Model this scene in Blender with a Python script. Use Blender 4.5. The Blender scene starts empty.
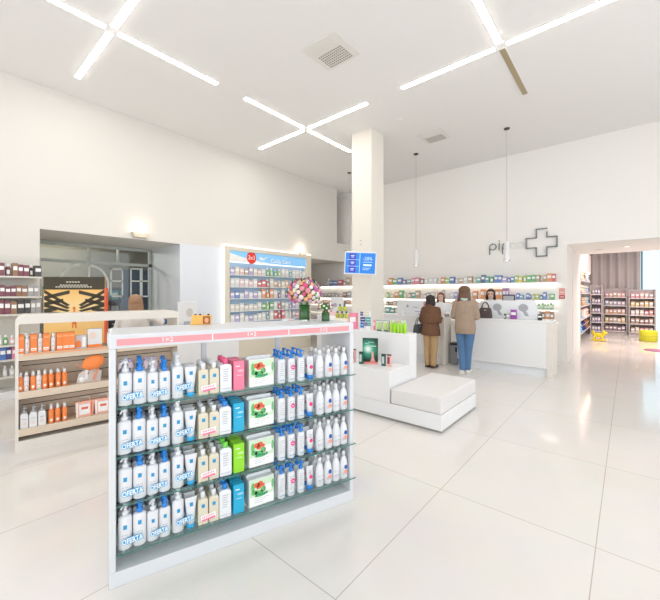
import bpy, math, random
from mathutils import Vector, Matrix
random.seed(7)
PI = math.pi
sc = bpy.context.scene
COL = sc.collection
H_EYE = 1.55; CEIL = 4.89
YAW = math.radians(40.5)
FX, FY = -math.sin(YAW), math.cos(YAW); RX, RY = math.cos(YAW), math.sin(YAW)

# ------------------------------------------------------------------ materials
MATS = {}
def mat(name, col, rough=.5, metal=0, spec=.5, noise=0, bump=0, nscale=40, emit=None, estr=0, alpha=1, trans=0, coat=0, ior=None):
    if name in MATS: return MATS[name]
    m = bpy.data.materials.new(name); m.use_nodes = True
    nt = m.node_tree; b = nt.nodes['Principled BSDF']
    c = (col[0], col[1], col[2], 1)
    b.inputs['Base Color'].default_value = c
    b.inputs['Roughness'].default_value = rough
    b.inputs['Metallic'].default_value = metal
    b.inputs['Specular IOR Level'].default_value = spec
    if coat: b.inputs['Coat Weight'].default_value = coat
    if trans: b.inputs['Transmission Weight'].default_value = trans
    if ior: b.inputs['IOR'].default_value = ior
    if alpha < 1: b.inputs['Alpha'].default_value = alpha
    if emit:
        b.inputs['Emission Color'].default_value = (*emit, 1); b.inputs['Emission Strength'].default_value = estr
    if noise or bump:
        tc = nt.nodes.new('ShaderNodeTexCoord'); n = nt.nodes.new('ShaderNodeTexNoise')
        n.inputs['Scale'].default_value = nscale; n.inputs['Detail'].default_value = 3
        nt.links.new(tc.outputs['Object'], n.inputs['Vector'])
        if noise:
            mx = nt.nodes.new('ShaderNodeMix'); mx.data_type = 'RGBA'
            mx.inputs['A'].default_value = tuple(max(0, v*(1-noise)) for v in col)+(1,)
            mx.inputs['B'].default_value = tuple(min(1, v*(1+noise)) for v in col)+(1,)
            nt.links.new(n.outputs['Fac'], mx.inputs['Factor']); nt.links.new(mx.outputs['Result'], b.inputs['Base Color'])
        if bump:
            bp = nt.nodes.new('ShaderNodeBump'); bp.inputs['Strength'].default_value = bump; bp.inputs['Distance'].default_value = .01
            nt.links.new(n.outputs['Fac'], bp.inputs['Height']); nt.links.new(bp.outputs['Normal'], b.inputs['Normal'])
    MATS[name] = m
    return m
def objcol(name, rough=.45):
    """material whose base colour is the object's own colour (used by plain cartons)"""
    if name in MATS: return MATS[name]
    m = bpy.data.materials.new(name); m.use_nodes = True
    nt = m.node_tree; b = nt.nodes['Principled BSDF']; b.inputs['Roughness'].default_value = rough
    oi = nt.nodes.new('ShaderNodeObjectInfo'); nt.links.new(oi.outputs['Color'], b.inputs['Base Color'])
    MATS[name] = m; return m
def emis(name, col, s):
    if name in MATS: return MATS[name]
    m = bpy.data.materials.new(name); m.use_nodes = True
    nt = m.node_tree; nt.nodes.clear()
    o = nt.nodes.new('ShaderNodeOutputMaterial'); e = nt.nodes.new('ShaderNodeEmission')
    e.inputs[0].default_value = (*col, 1); e.inputs[1].default_value = s
    nt.links.new(e.outputs[0], o.inputs[0]); MATS[name] = m; return m
def glassy(name, tint, gl=.12, rough=.03, gcol=(.9, .95, 1)):
    if name in MATS: return MATS[name]
    m = bpy.data.materials.new(name); m.use_nodes = True
    nt = m.node_tree; nt.nodes.clear()
    o = nt.nodes.new('ShaderNodeOutputMaterial'); t = nt.nodes.new('ShaderNodeBsdfTransparent'); g = nt.nodes.new('ShaderNodeBsdfGlossy')
    x = nt.nodes.new('ShaderNodeMixShader'); x.inputs[0].default_value = gl
    t.inputs[0].default_value = (*tint, 1); g.inputs[0].default_value = (*gcol, 1); g.inputs[1].default_value = rough
    nt.links.new(t.outputs[0], x.inputs[1]); nt.links.new(g.outputs[0], x.inputs[2]); nt.links.new(x.outputs[0], o.inputs[0])
    MATS[name] = m; return m
def floor_mat():
    m = bpy.data.materials.new('floor_tile'); m.use_nodes = True
    nt = m.node_tree; b = nt.nodes['Principled BSDF']
    tc = nt.nodes.new('ShaderNodeTexCoord'); mp = nt.nodes.new('ShaderNodeMapping')
    mp.inputs['Location'].default_value = (.15+.975*20, -2.667+1.307*20, 0)
    br = nt.nodes.new('ShaderNodeTexBrick'); br.offset = 0; br.squash = 1; br.offset_frequency = 1
    br.inputs['Scale'].default_value = 1
    br.inputs['Brick Width'].default_value = .975; br.inputs['Row Height'].default_value = 1.307
    br.inputs['Mortar Size'].default_value = .0032; br.inputs['Mortar Smooth'].default_value = .4; br.inputs['Bias'].default_value = 0
    br.inputs['Color1'].default_value = (.815, .785, .75, 1); br.inputs['Color2'].default_value = (.80, .77, .735, 1)
    br.inputs['Mortar'].default_value = (.52, .46, .39, 1)
    n = nt.nodes.new('ShaderNodeTexNoise'); n.inputs['Scale'].default_value = 3; n.inputs['Detail'].default_value = 5
    mx = nt.nodes.new('ShaderNodeMix'); mx.data_type = 'RGBA'; mx.blend_type = 'MULTIPLY'; mx.inputs['Factor'].default_value = .08
    nt.links.new(tc.outputs['Object'], mp.inputs['Vector']); nt.links.new(mp.outputs[0], br.inputs['Vector'])
    nt.links.new(tc.outputs['Object'], n.inputs['Vector'])
    nt.links.new(br.outputs['Color'], mx.inputs['A']); nt.links.new(n.outputs['Color'], mx.inputs['B'])
    nt.links.new(mx.outputs['Result'], b.inputs['Base Color'])
    b.inputs['Roughness'].default_value = .1; b.inputs['Specular IOR Level'].default_value = .5
    return m
M_FLOOR = floor_mat()
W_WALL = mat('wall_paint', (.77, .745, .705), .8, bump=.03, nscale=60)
W_CEIL = mat('ceiling_paint', (.88, .865, .85), .85)
W_FRN = mat('white_lacquer', (.84, .84, .85), .25)
W_GON = mat('pale_grey_lacquer', (.69, .71, .74), .35)
W_COOL = mat('cool_white_panel', (.83, .85, .88), .4)
W_PLAIN = mat('white_plastic', (.80, .80, .81), .35)
PLAS = mat('white_bottle_plastic', (.77, .78, .81), .3)
CLEARW = mat('frosted_plastic', (.80, .82, .85), .2)
BEIGE = mat('beige_shelf', (.74, .61, .48), .5, noise=.04)
GREYP = mat('grey_beige_panel', (.74, .73, .69), .5)
DARKL = mat('dark_line', (.05, .04, .04), .6)
BLACK = mat('black_plastic', (.03, .03, .035), .4)
PINKS = mat('pink_strip', (.85, .33, .36), .4)
TXTW = mat('white_print', (.95, .95, .95), .5)
CYAN = mat('cyan_print', (.02, .30, .60), .4)
OBLUE = mat('offer_blue', (.03, .42, .78), .4)
BLUEC = mat('blue_cap', (.02, .24, .75), .3)
BEIGEB = mat('beige_bottle', (.72, .66, .52), .25)
HOTP = mat('pink_plastic', (.90, .12, .27), .35)
HOTPB = mat('pink_carton', (.92, .22, .34), .45)
SKYB = mat('sky_carton', (.02, .42, .68), .45)
LIME = mat('lime_carton', (.30, .72, .03), .45)
LIMEC = mat('lime_cap', (.18, .70, .08), .35)
ORANGE = mat('orange_print', (.95, .26, .06), .45)
LORANGE = mat('light_orange_print', (.95, .42, .20), .45)
GREYT = mat('grey_print', (.45, .46, .50), .5)
MAGENTA = mat('magenta_print', (.85, .04, .22), .4)
CORAL = mat('coral_print', (.92, .35, .28), .4)
NAVY = mat('navy_print', (.02, .10, .45), .4)
GLASS = glassy('green_shelf_glass', (.88, .95, .93), .10)
GLEDGE = mat('glass_edge', (.05, .19, .155), .25)
SKIN = mat('skin', (.72, .45, .34), .55)
SKIN2 = mat('skin_light', (.78, .52, .42), .55)
GREEN = mat('leaf_green', (.06, .22, .04), .5, noise=.3, nscale=30)
CARTON = objcol('carton_card')
BOTTLEC = objcol('tinted_plastic', .3)
LED = emis('led_white', (1, .93, .82), 4)
BAR = emis('ceiling_bar', (1, .94, .87), 15.5)
DLIGHT = emis('downlight', (1, .85, .70), 4)

# ------------------------------------------------------------------ mesh builder
class MB:
    def __init__(s): s.v = []; s.f = []; s.m = []; s.sm = []
    def face(s, idx, m=0, sm=False): s.f.append(idx); s.m.append(m); s.sm.append(sm)
    def box(s, x0, x1, y0, y1, z0, z1, m=0):
        b = len(s.v)
        s.v += [(x0, y0, z0), (x1, y0, z0), (x1, y1, z0), (x0, y1, z0), (x0, y0, z1), (x1, y0, z1), (x1, y1, z1), (x0, y1, z1)]
        for q in ((0, 3, 2, 1), (4, 5, 6, 7), (0, 1, 5, 4), (1, 2, 6, 5), (2, 3, 7, 6), (3, 0, 4, 7)):
            s.face([b+i for i in q], m)
        return s
    def lathe(s, prof, n=16, cx=0, cy=0, sx=1, sy=1, m=0, sm=True, z0=0):
        """prof: list of (r, z[, mat])"""
        b = len(s.v); rings = []
        for p in prof:
            r, z = p[0], p[1]+z0
            rings.append(len(s.v))
            for k in range(n):
                a = 2*PI*k/n
                s.v.append((cx+r*sx*math.cos(a), cy+r*sy*math.sin(a), z))
        for i in range(len(prof)-1):
            mm = prof[i][2] if len(prof[i]) > 2 else m
            for k in range(n):
                k2 = (k+1) % n
                s.face([rings[i]+k, rings[i]+k2, rings[i+1]+k2, rings[i+1]+k], mm, sm)
        m0 = prof[0][2] if len(prof[0]) > 2 else m
        m1 = prof[-1][2] if len(prof[-1]) > 2 else (prof[-2][2] if len(prof[-2]) > 2 else m)
        s.face([rings[0]+k for k in range(n-1, -1, -1)], m0)
        s.face([rings[-1]+k for k in range(n)], m1)
        return s
    def rrect(s, prof, n=3, cr=.35, m=0, cx=0, cy=0):
        """stack of rounded rectangles: prof (hx, hy, z[, mat])"""
        rings = []; cnt = 4*(n+1)
        for p in prof:
            hx, hy, z = p[:3]; r = min(hx, hy)*cr; rings.append(len(s.v))
            for q, (sx, sy) in enumerate(((1, 1), (-1, 1), (-1, -1), (1, -1))):
                for k in range(n+1):
                    a = PI/2*q+PI/2*k/n
                    s.v.append((cx+sx*(hx-r)+r*math.cos(a), cy+sy*(hy-r)+r*math.sin(a), z))
        for i in range(len(prof)-1):
            mm = prof[i][3] if len(prof[i]) > 3 else m
            for k in range(cnt):
                k2 = (k+1) % cnt
                s.face([rings[i]+k, rings[i]+k2, rings[i+1]+k2, rings[i+1]+k], mm, False)
        s.face([rings[0]+k for k in range(cnt-1, -1, -1)], prof[0][3] if len(prof[0]) > 3 else m)
        s.face([rings[-1]+k for k in range(cnt)], prof[-1][3] if len(prof[-1]) > 3 else m)
        return s
    def tube(s, pts, r, n=8, m=0, cap=True, r1=None):
        pts = [Vector(p) for p in pts]; rings = []
        for i, p in enumerate(pts):
            if i == 0: d = pts[1]-p
            elif i == len(pts)-1: d = p-pts[i-1]
            else: d = pts[i+1]-pts[i-1]
            d.normalize(); up = Vector((0, 0, 1)) if abs(d.z) < .9 else Vector((1, 0, 0))
            a = d.cross(up).normalized(); b = a.cross(d).normalized()
            rr = r if r1 is None else r+(r1-r)*i/(len(pts)-1)
            rings.append(len(s.v))
            for k in range(n):
                t = 2*PI*k/n; q = p+a*math.cos(t)*rr+b*math.sin(t)*rr; s.v.append(tuple(q))
        for i in range(len(pts)-1):
            for k in range(n):
                k2 = (k+1) % n
                s.face([rings[i]+k2, rings[i]+k, rings[i+1]+k, rings[i+1]+k2], m, True)
        if cap:
            s.face([rings[0]+k for k in range(n)], m); s.face([rings[-1]+k for k in range(n-1, -1, -1)], m)
        return s
    def ball(s, c, r, n=12, h=8, m=0):
        rx, ry, rz = r if isinstance(r, (tuple, list)) else (r, r, r)
        b = len(s.v); s.v.append((c[0], c[1], c[2]-rz))
        for j in range(1, h):
            t = -PI/2+PI*j/h
            for k in range(n):
                a = 2*PI*k/n; s.v.append((c[0]+rx*math.cos(t)*math.cos(a), c[1]+ry*math.cos(t)*math.sin(a), c[2]+rz*math.sin(t)))
        e = len(s.v); s.v.append((c[0], c[1], c[2]+rz))
        for k in range(n):
            k2 = (k+1) % n
            s.face([b, b+1+k2, b+1+k], m, True)
            for j in range(h-2): s.face([b+1+j*n+k, b+1+j*n+k2, b+1+(j+1)*n+k2, b+1+(j+1)*n+k], m, True)
            s.face([b+1+(h-2)*n+k, b+1+(h-2)*n+k2, e], m, True)
        return s
    def caps(s, p0, r0, p1, r1, n=12, m=0):
        """rounded cone between two joints"""
        s.ball(p0, r0, n, 8, m); s.ball(p1, r1, n, 8, m); s.tube([p0, p1], r0, n, m, True, r1); return s
    def prism(s, poly, y0, y1, m=0, axis='y'):
        """poly in XZ (counter-clockwise seen from -Y), extruded y0..y1"""
        b = len(s.v); n = len(poly)
        for y in (y0, y1):
            for (x, z) in poly: s.v.append((x, y, z) if axis == 'y' else (y, x, z) if axis == 'x' else (x, z, y))
        s.face([b+i for i in range(n)], m); s.face([b+n+i for i in range(n-1, -1, -1)], m)
        for i in range(n):
            j = (i+1) % n; s.face([b+i, b+n+i, b+n+j, b+j], m)
        return s
    def disc(s, cx, cz, rx, rz, y, m=0, n=14, t=.0008):
        s.prism([(cx+rx*math.cos(2*PI*k/n), cz+rz*math.sin(2*PI*k/n)) for k in range(n)], y-t, y, m); return s
    def loft(s, rings, n=20, m=0):
        """rings: (z, cx, cy, rx, ry)"""
        st = []
        for (z, cx, cy, rx, ry) in rings:
            st.append(len(s.v))
            for k in range(n):
                a = 2*PI*k/n; s.v.append((cx+rx*math.cos(a), cy+ry*math.sin(a), z))
        for i in range(len(rings)-1):
            for k in range(n):
                k2 = (k+1) % n; s.face([st[i]+k, st[i]+k2, st[i+1]+k2, st[i+1]+k], m, True)
        s.face([st[0]+k for k in range(n-1, -1, -1)], m); s.face([st[-1]+k for k in range(n)], m)
        return s
    def add(s, me, off=(0, 0, 0), m=0):
        b = len(s.v)
        for v in me.vertices: s.v.append((v.co.x+off[0], v.co.y+off[1], v.co.z+off[2]))
        for p in me.polygons: s.face([b+i for i in p.vertices], m)
        return s
    def xf(s, M):
        s.v = [tuple(M @ Vector(v)) for v in s.v]; return s
    def mesh(s, name, mats):
        me = bpy.data.meshes.new(name); me.from_pydata(s.v, [], s.f); me.update()
        for mm in (mats if isinstance(mats, (list, tuple)) else [mats]): me.materials.append(mm)
        me.polygons.foreach_set('material_index', s.m); me.polygons.foreach_set('use_smooth', s.sm)
        me.update(); return me
def props(o, label=None, cat=None, group=None, kind=None):
    if label: o['label'] = label
    if cat: o['category'] = cat
    if group: o['group'] = group
    if kind: o['kind'] = kind
    return o
def obj(name, mb, mats, parent=None, loc=(0, 0, 0), rz=0, bevel=0, **kw):
    me = mb.mesh(name, mats) if isinstance(mb, MB) else mb
    o = bpy.data.objects.new(name, me); COL.objects.link(o)
    o.location = loc; o.rotation_euler = (0, 0, rz)
    if parent: o.parent = parent
    if bevel:
        b = o.modifiers.new('bevel', 'BEVEL'); b.width = bevel; b.segments = 2; b.limit_method = 'ANGLE'
    return props(o, **kw)
def thing(name, loc, rz=0, **kw):
    o = bpy.data.objects.new(name, None); COL.objects.link(o); o.empty_display_size = .05
    o.location = loc; o.rotation_euler = (0, 0, rz); return props(o, **kw)
def struct(name, mb, mats, **kw): return obj(name, mb, mats, kind='structure', **kw)
def copy_tree(o, parent=None):
    c = o.copy(); COL.objects.link(c)
    if parent: c.parent = parent
    for ch in KIDS.get(o.name, []): copy_tree(ch, c)
    return c
KIDS = {}
USED = set()
def register(o):
    def walk(x):
        ks = [c for c in COL.objects if c.parent == x]
        KIDS[x.name] = ks
        for k in ks: walk(k)
    walk(o); return o
def inst(proto, loc, rz, label, group=None, scale=None, color=None, cat=None):
    if proto.name in USED: c = copy_tree(proto)
    else: USED.add(proto.name); c = proto
    c.location = loc; c.rotation_euler = (0, 0, rz); c['label'] = label
    if group: c['group'] = group
    if cat: c['category'] = cat
    if scale: c.scale = scale if isinstance(scale, tuple) else (scale,)*3
    if color: c.color = (*color, 1)
    return c
TC = {}
def text(body, size, offset=0, bold=0, spacing=1, depth=.0006):
    key = (body, size, offset, spacing, depth)
    if key in TC: return TC[key]
    cu = bpy.data.curves.new('txt', 'FONT'); cu.body = body; cu.size = size; cu.align_x = 'CENTER'; cu.align_y = 'CENTER'
    cu.offset = offset; cu.space_character = spacing; cu.extrude = depth; cu.resolution_u = 2
    o = bpy.data.objects.new('txt', cu); COL.objects.link(o)
    dg = bpy.context.evaluated_depsgraph_get(); dg.update()
    me = bpy.data.meshes.new_from_object(o.evaluated_get(dg))
    for v in me.vertices: v.co = Vector((v.co.x, -v.co.z, v.co.y))
    bpy.data.objects.remove(o); TC[key] = me; return me
def fuse(mb, name, mats, parent, voxel=.008, smooth=4, fac=.5, **kw):
    """grow one continuous surface over overlapping closed shapes"""
    me = mb.mesh('tmp', mats); o = bpy.data.objects.new('tmp', me); COL.objects.link(o)
    r = o.modifiers.new('r', 'REMESH'); r.mode = 'VOXEL'; r.voxel_size = voxel; r.use_smooth_shade = True
    s = o.modifiers.new('s', 'SMOOTH'); s.factor = fac; s.iterations = smooth
    dg = bpy.context.evaluated_depsgraph_get(); dg.update()
    m2 = bpy.data.meshes.new_from_object(o.evaluated_get(dg)); bpy.data.objects.remove(o)
    m2.materials.clear(); m2.materials.append(mats if not isinstance(mats, list) else mats[0])
    m2.name = name
    return obj(name, m2, None, parent, **kw)
ORD = ['zeroth', 'first', 'second', 'third', 'fourth', 'fifth', 'sixth', 'seventh', 'eighth', 'ninth', 'tenth', 'eleventh', 'twelfth', 'thirteenth', 'fourteenth', 'fifteenth', 'sixteenth', 'seventeenth', 'eighteenth', 'nineteenth', 'twentieth', 'twenty-first', 'twenty-second', 'twenty-third', 'twenty-fourth', 'twenty-fifth', 'twenty-sixth', 'twenty-seventh', 'twenty-eighth', 'twenty-ninth', 'thirtieth', 'thirty-first', 'thirty-second', 'thirty-third', 'thirty-fourth', 'thirty-fifth', 'thirty-sixth', 'thirty-seventh', 'thirty-eighth', 'thirty-ninth', 'fortieth']
def ray(px): u = (px-330)/349; return (FX+u*RX, FY+u*RY)
def on_y(px, y): d = ray(px); return d[0]/d[1]*y          # world x where the sight line through px meets the plane at depth y
def on_x(px, x): d = ray(px); return d[1]/d[0]*x
class Frame:
    """a shelf run: s along it, n into it, z up"""
    def __init__(f, ox, oy, rz): f.ox, f.oy, f.rz = ox, oy, rz; f.c, f.s = math.cos(rz), math.sin(rz)
    def at(f, s, n, z): return (f.ox+s*f.c-n*f.s, f.oy+s*f.s+n*f.c, z)

# ------------------------------------------------------------------ room shell
BY = 9.3; LX = -7.16; RXW = 3.2; FRY = -3.2
struct('floor', MB().box(-12.5, 5.2, -4.5, 18.2, -.12, 0), M_FLOOR)
struct('ceiling', MB().box(LX-.9, RXW+.2, FRY-.2, BY+.2, CEIL, CEIL+.15), W_CEIL)
wl = MB()
T = -8.56
wl.box(-7.4, LX, FRY, .95, 0, CEIL); wl.box(T-.1, LX, .95, 1.23, 0, CEIL)
wl.box(T-.1, LX, 1.23, 3.53, 2.58, CEIL)
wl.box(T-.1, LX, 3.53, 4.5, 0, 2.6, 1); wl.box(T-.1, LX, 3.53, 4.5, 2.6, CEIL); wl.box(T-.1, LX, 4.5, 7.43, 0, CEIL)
wl.box(T-.1, LX, 7.43, BY, 2.58, 3.17); wl.box(T-.1, LX, 7.43, 8.73, 3.17, CEIL)
struct('wall_left', wl, [W_WALL, mat('daylight_tint_wall', (.78, .82, .88), .7)])  # second colour paints the bluish daylight onto the lower wall block
struct('wall_left_alcove', MB().box(-8.0, -7.9, 8.73, BY, 3.17, CEIL).box(-9.3, -9.15, 7.3, BY, 0, 2.9).box(-9.3, T-.1, 7.3, 7.43, 0, 2.9).box(-9.3, T-.1, 7.43, BY, 2.58, 2.9), W_WALL)
wb = MB().box(-9.3, -1.03, BY, BY+.2, 0, CEIL).box(-1.03, RXW, BY, BY+.2, 2.63, CEIL).box(1.9, RXW, BY, BY+.2, 0, 2.63)
wb.box(-1.5, -1.03, BY+.2, 10.3, 0, 2.63).box(-1.5, -1.09, 10.3, 10.42, 0, 2.63).box(-1.5, -1.03, 10.42, 12.1, 0, 2.63)
wb.box(1.9, 2.3, BY+.2, 12.1, 0, 2.63).box(-1.5, 2.3, BY+.2, 12.1, 2.63, 2.8)
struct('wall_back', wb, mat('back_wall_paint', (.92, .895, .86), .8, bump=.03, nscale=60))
struct('wall_right', MB().box(RXW, RXW+.2, FRY, BY+.2, 4.5, CEIL).box(RXW, RXW+.2, 8.0, BY+.2, 0, 4.5).box(RXW, RXW+.2, FRY, FRY+.3, 0, 4.5), W_WALL)  # unseen side, left mostly open to let in ambient light
struct('wall_front', MB().box(-7.4, RXW, FRY-.2, FRY, 4.5, CEIL).box(-7.4, -6.6, FRY-.2, FRY, 0, 4.5), W_WALL)
wf = thing('fill_window_1', (0, FRY-.1, 0), kind='structure')  # unseen storefront opening, made full height for soft fill light
mf = MB()
for x in (-6.57, -4.1, -1.65, .8, 3.15): mf.box(x-.03, x+.03, -.04, .04, .01, 4.49)
obj('window_frame', mf, mat('alu_frame', (.6, .6, .6), .4, metal=.7), wf)
# toy room beyond the passage
struct('wall_toy_room', MB().box(-1.75, -1.6, 12.1, 18.1, 0, 3.7).box(-1.6, -1.5, 12.0, 12.1, 0, 3.7).box(4.4, 4.5, 12.1, 18.1, 0, 3.7)
       .box(-1.6, .36, 17.9, 18.1, 0, 3.7).box(.36, 4.4, 17.9, 18.1, 3.3, 3.7).box(-1.5, 4.4, 12.0, 12.1, 2.8, 3.7).box(2.3, 4.4, 12.0, 12.1, 0, 2.8), mat('toy_wall', (.66, .60, .60), .8))
struct('ceiling_toy_room', MB().box(-1.75, 4.5, 12, 18.1, 3.7, 3.8), W_CEIL)
# backroom behind the glass
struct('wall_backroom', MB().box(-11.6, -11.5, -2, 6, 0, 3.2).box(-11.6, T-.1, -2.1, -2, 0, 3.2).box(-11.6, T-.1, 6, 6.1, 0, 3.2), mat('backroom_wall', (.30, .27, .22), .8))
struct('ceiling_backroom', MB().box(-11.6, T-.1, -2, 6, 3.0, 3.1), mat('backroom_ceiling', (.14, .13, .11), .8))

# ceiling light crosses
def bar(x0, x1, y0, y1, label, lit=True, ctr=True):
    cx, cy = (x0+x1)/2, (y0+y1)/2
    t = thing('ceiling_light', (cx, cy, CEIL), label=label, cat='ceiling light', group='linear ceiling lights in crosses')
    hx, hy = abs(x1-x0)/2, abs(y1-y0)/2
    obj('diffuser', MB().box(-hx, hx, -hy, hy, -.012, -.001), BAR if lit else mat('unlit_bar', (.42, .34, .20), .5), t)
    e = .006
    obj('trim_frame', MB().box(-hx-e, hx+e, -hy-e, -hy, -.008, -.0005).box(-hx-e, hx+e, hy, hy+e, -.008, -.0005).box(-hx-e, -hx, -hy, hy, -.008, -.0005).box(hx, hx+e, -hy, hy, -.008, -.0005), W_PLAIN, t)
cr = [(-4.98, 1.57, 'upper left light cross'), (-4.98, 5.08, 'light cross nearest the column'), (-1.31, 5.08, 'right-hand light cross')]
for (cx, cy, nm) in cr:
    w = .037; g = .075; L = 1.49
    for dx, dy, dn in ((1, 0, 'arm towards the right-hand side'), (-1, 0, 'arm towards the left wall'), (0, 1, 'arm towards the back wall'), (0, -1, 'arm towards the camera')):
        dark = (cx > -2 and dy == 1)
        lb = ('unlit tan linear light, ' if dark else 'glowing white linear light, ')+dn+' of the '+nm
        if dx: bar(cx+dx*g, cx+dx*L, cy-w, cy+w, lb)
        else: bar(cx-w, cx+w, cy+dy*g, cy+dy*L, lb, not dark)
# vents
def vent(cx, cy, w, label):
    t = thing('ceiling_vent', (cx, cy, CEIL), label=label, cat='air vent', group='square ceiling vents')
    obj('vent_plate', MB().box(-w, w, -w, w, -.012, -.001), mat('vent_white', (.82, .80, .76), .6), t, bevel=.003)
    p = MB().box(-w*.72, w*.72, -w*.2, w*.85, -.02, -.012)
    obj('grille', p, mat('vent_grille', (.74, .71, .66), .6), t)
    q = MB()
    for i in range(12):
        for j in range(7):
            x = -w*.64+i*w*1.28/11; y = -w*.12+j*w*.88/6
            q.box(x-w*.03, x+w*.03, y-w*.035, y+w*.035, -.0212, -.0202)
    obj('grille_holes', q, mat('vent_hole', (.16, .15, .13), .8), t)
    r = MB()
    for j in range(5): r.box(-w*.72, w*.72, -w*.85+j*w*.11, -w*.85+j*w*.11+w*.05, -.016, -.012)
    obj('slats', r, mat('vent_white', (0, 0, 0)), t)
vent(-3.13, 3.69, .29, 'large square perforated air vent in the ceiling between the light crosses')
vent(-3.15, 7.1, .27, 'small square ceiling vent near the pendant lamps')
obj('smoke_detector', MB().lathe([(.05, 0), (.05, -.015), (.03, -.03), (.001, -.032)], 16), W_PLAIN, loc=(-3.35, 5.95, CEIL), label='small round white detector on the ceiling right of the column', cat='smoke detector')
# column
struct('trim_1', MB().box(-4.43, -3.94, 5.9, 6.36, 0, CEIL), mat('column_paint', (.82, .78, .71), .7))
# pendants
for i, (x, nm) in enumerate(((-1.87, 'rightmost slim white pendant lamp in front of the wall lettering'), (-3.87, 'middle slim white pendant lamp over the left counter'), (-5.88, 'slim pendant lamp hanging mostly hidden behind the white column'))):
    t = thing('pendant_lamp', (x, 7.71, CEIL), label=nm, cat='pendant lamp', group='pendant lamps over the counters')
    obj('ceiling_mount', MB().lathe([(.055, 0), (.055, -.02), (.01, -.035)], 16), mat('dark_metal', (.10, .09, .08), .4, metal=.6), t)
    obj('cable', MB().tube([(0, 0, -.03), (0, 0, -2.31)], .0045, 6), mat('cable_grey', (.55, .53, .50), .6), t)
    obj('lamp_shade', MB().lathe([(.012, -2.29), (.052, -2.30), (.052, -2.63), (.078, -2.68), (.074, -2.685), (.045, -2.64)], 20), W_PLAIN, t)
    obj('bulb', MB().ball((0, 0, -2.655), .03), emis('pendant_bulb', (1, .9, .75), 6), t)
# wall uplights
for y, nm in ((2.72, 'above the glazed opening'), (7.06, 'above the lit shelf unit')):
    t = thing('wall_lamp', (LX, y, 2.70), label='small half-box wall uplight glowing '+nm, cat='wall lamp', group='wall uplights')
    obj('lamp_body', MB().prism([(-.15, .0), (-.12, -.09), (.12, -.09), (.15, .0)], -.0, .11, axis='y').xf(Matrix.Rotation(-PI/2, 4, 'Z')), mat('lamp_beige', (.66, .60, .50), .6), t)
    obj('bulb', MB().box(.02, .09, -.1, .1, .001, .006), emis('uplight', (1, .86, .66), 1.5), t)
# ------------------------------------------------------------------ glazed opening, left wall
t = thing('window_2', (T, 0, 0), kind='structure')
ALU = mat('pale_frame', (.50, .54, .52), .5)
fr = MB()
for y0, y1, z0, z1 in ((1.24, 3.52, 2.16, 2.22), (1.24, 3.52, 2.5, 2.57), (1.24, 1.29, 0, 2.5), (3.46, 3.52, 0, 2.5), (1.24, 3.52, 0, .08)): fr.box(-.03, .03, y0, y1, z0, z1)
for px in (89, 118): y = on_x(px, T); fr.box(-.02, .02, y-.02, y+.02, 2.22, 2.5)
obj('window_frame', fr, ALU, t)
obj('pane', MB().box(-.006, .006, 1.29, 3.46, .08, 2.5), glassy('window_glass', (.80, .84, .84), .04, .05), t)
FRO = mat('frosted_film', (.80, .83, .80), .6)
def ring(mb, cy, cz, ry, rz, a0, a1, w=.045, n=18):
    for k in range(n):
        a, b = math.radians(a0+(a1-a0)*k/n), math.radians(a0+(a1-a0)*(k+1)/n)
        P = [(cy+ry*math.cos(a), cz+rz*math.sin(a)), (cy+(ry+w)*math.cos(a), cz+(rz+w)*math.sin(a)), (cy+(ry+w)*math.cos(b), cz+(rz+w)*math.sin(b)), (cy+ry*math.cos(b), cz+rz*math.sin(b))]
        mb.prism(P, .008, .012, axis='x')
def zx(px, py, x=T): y = on_x(px, x); d = x*FX+y*FY; return y, H_EYE-(py-293)*d/349
le = MB()
y0, z0 = zx(80, 290); ring(le, y0, z0, .34, .5, 90, 180)
y1, z1 = zx(89, 276); _, z2 = zx(89, 266); le.box(.008, .012, y1-.015, y1+.015, z1-.05, z2)
ring(le, y1, z1-.2, .33, .40, -20, 88)
for a, b in ((110, 123), (130, 141), (141, 149)):
    ya, zt = zx(a, 268); yb, _ = zx(b, 268); _, zb = zx(a, 297); _, zm = zx(a, 281)
    for (p, q, r, s_) in ((ya, yb, zt-.03, zt), (ya, yb, zm-.015, zm+.015), (ya, yb, zb, zb+.03), (ya, ya+.03, zb, zt), (yb-.03, yb, zb, zt)):
        if a != 141 or r < zt-.04: le.box(.008, .012, p, q, r, s_)
obj('window_lettering', le, FRO, t)
# backroom contents
obj('blue_panel', MB().box(-.05, .05, 0, .95, 0, 2.12), mat('blue_panel', (.10, .14, .24), .5), loc=(-9.3, on_x(122, -9.3), .001), label='tall blue grey panel standing behind the glass partition', cat='panel', bevel=.01)
t = thing('backroom_shelf', (-10.6, 1.9, 0), label='dark shelf of jumbled stock behind the glass partition', cat='shelf')
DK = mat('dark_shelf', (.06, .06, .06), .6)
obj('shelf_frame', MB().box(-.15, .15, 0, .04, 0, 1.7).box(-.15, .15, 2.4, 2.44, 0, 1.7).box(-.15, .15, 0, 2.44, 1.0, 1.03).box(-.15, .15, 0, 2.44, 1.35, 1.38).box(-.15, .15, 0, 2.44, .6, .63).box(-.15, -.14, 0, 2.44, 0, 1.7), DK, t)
carton = obj('carton', MB().box(-.5, .5, -.5, .5, 0, 1).box(-.4, .4, -.503, -.5, .45, .75, 1), [CARTON, TXTW])
carton.name = 'carton'; register(carton)
carton['category'] = 'box'
def small_box(loc, rz, w, d, h, color, label, group, cat='box'):
    return inst(carton, loc, rz, label, group, (w, d, h), color, cat)
bottle0 = obj('small_bottle', MB().lathe([(.5, 0), (.5, .62), (.42, .70), (.22, .76, 1), (.22, 1.0, 1), (.01, 1.0, 1)], 12).box(-.3, .3, -.52, -.49, .15, .5, 1), [BOTTLEC, TXTW])
register(bottle0); bottle0['category'] = 'bottle'
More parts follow.
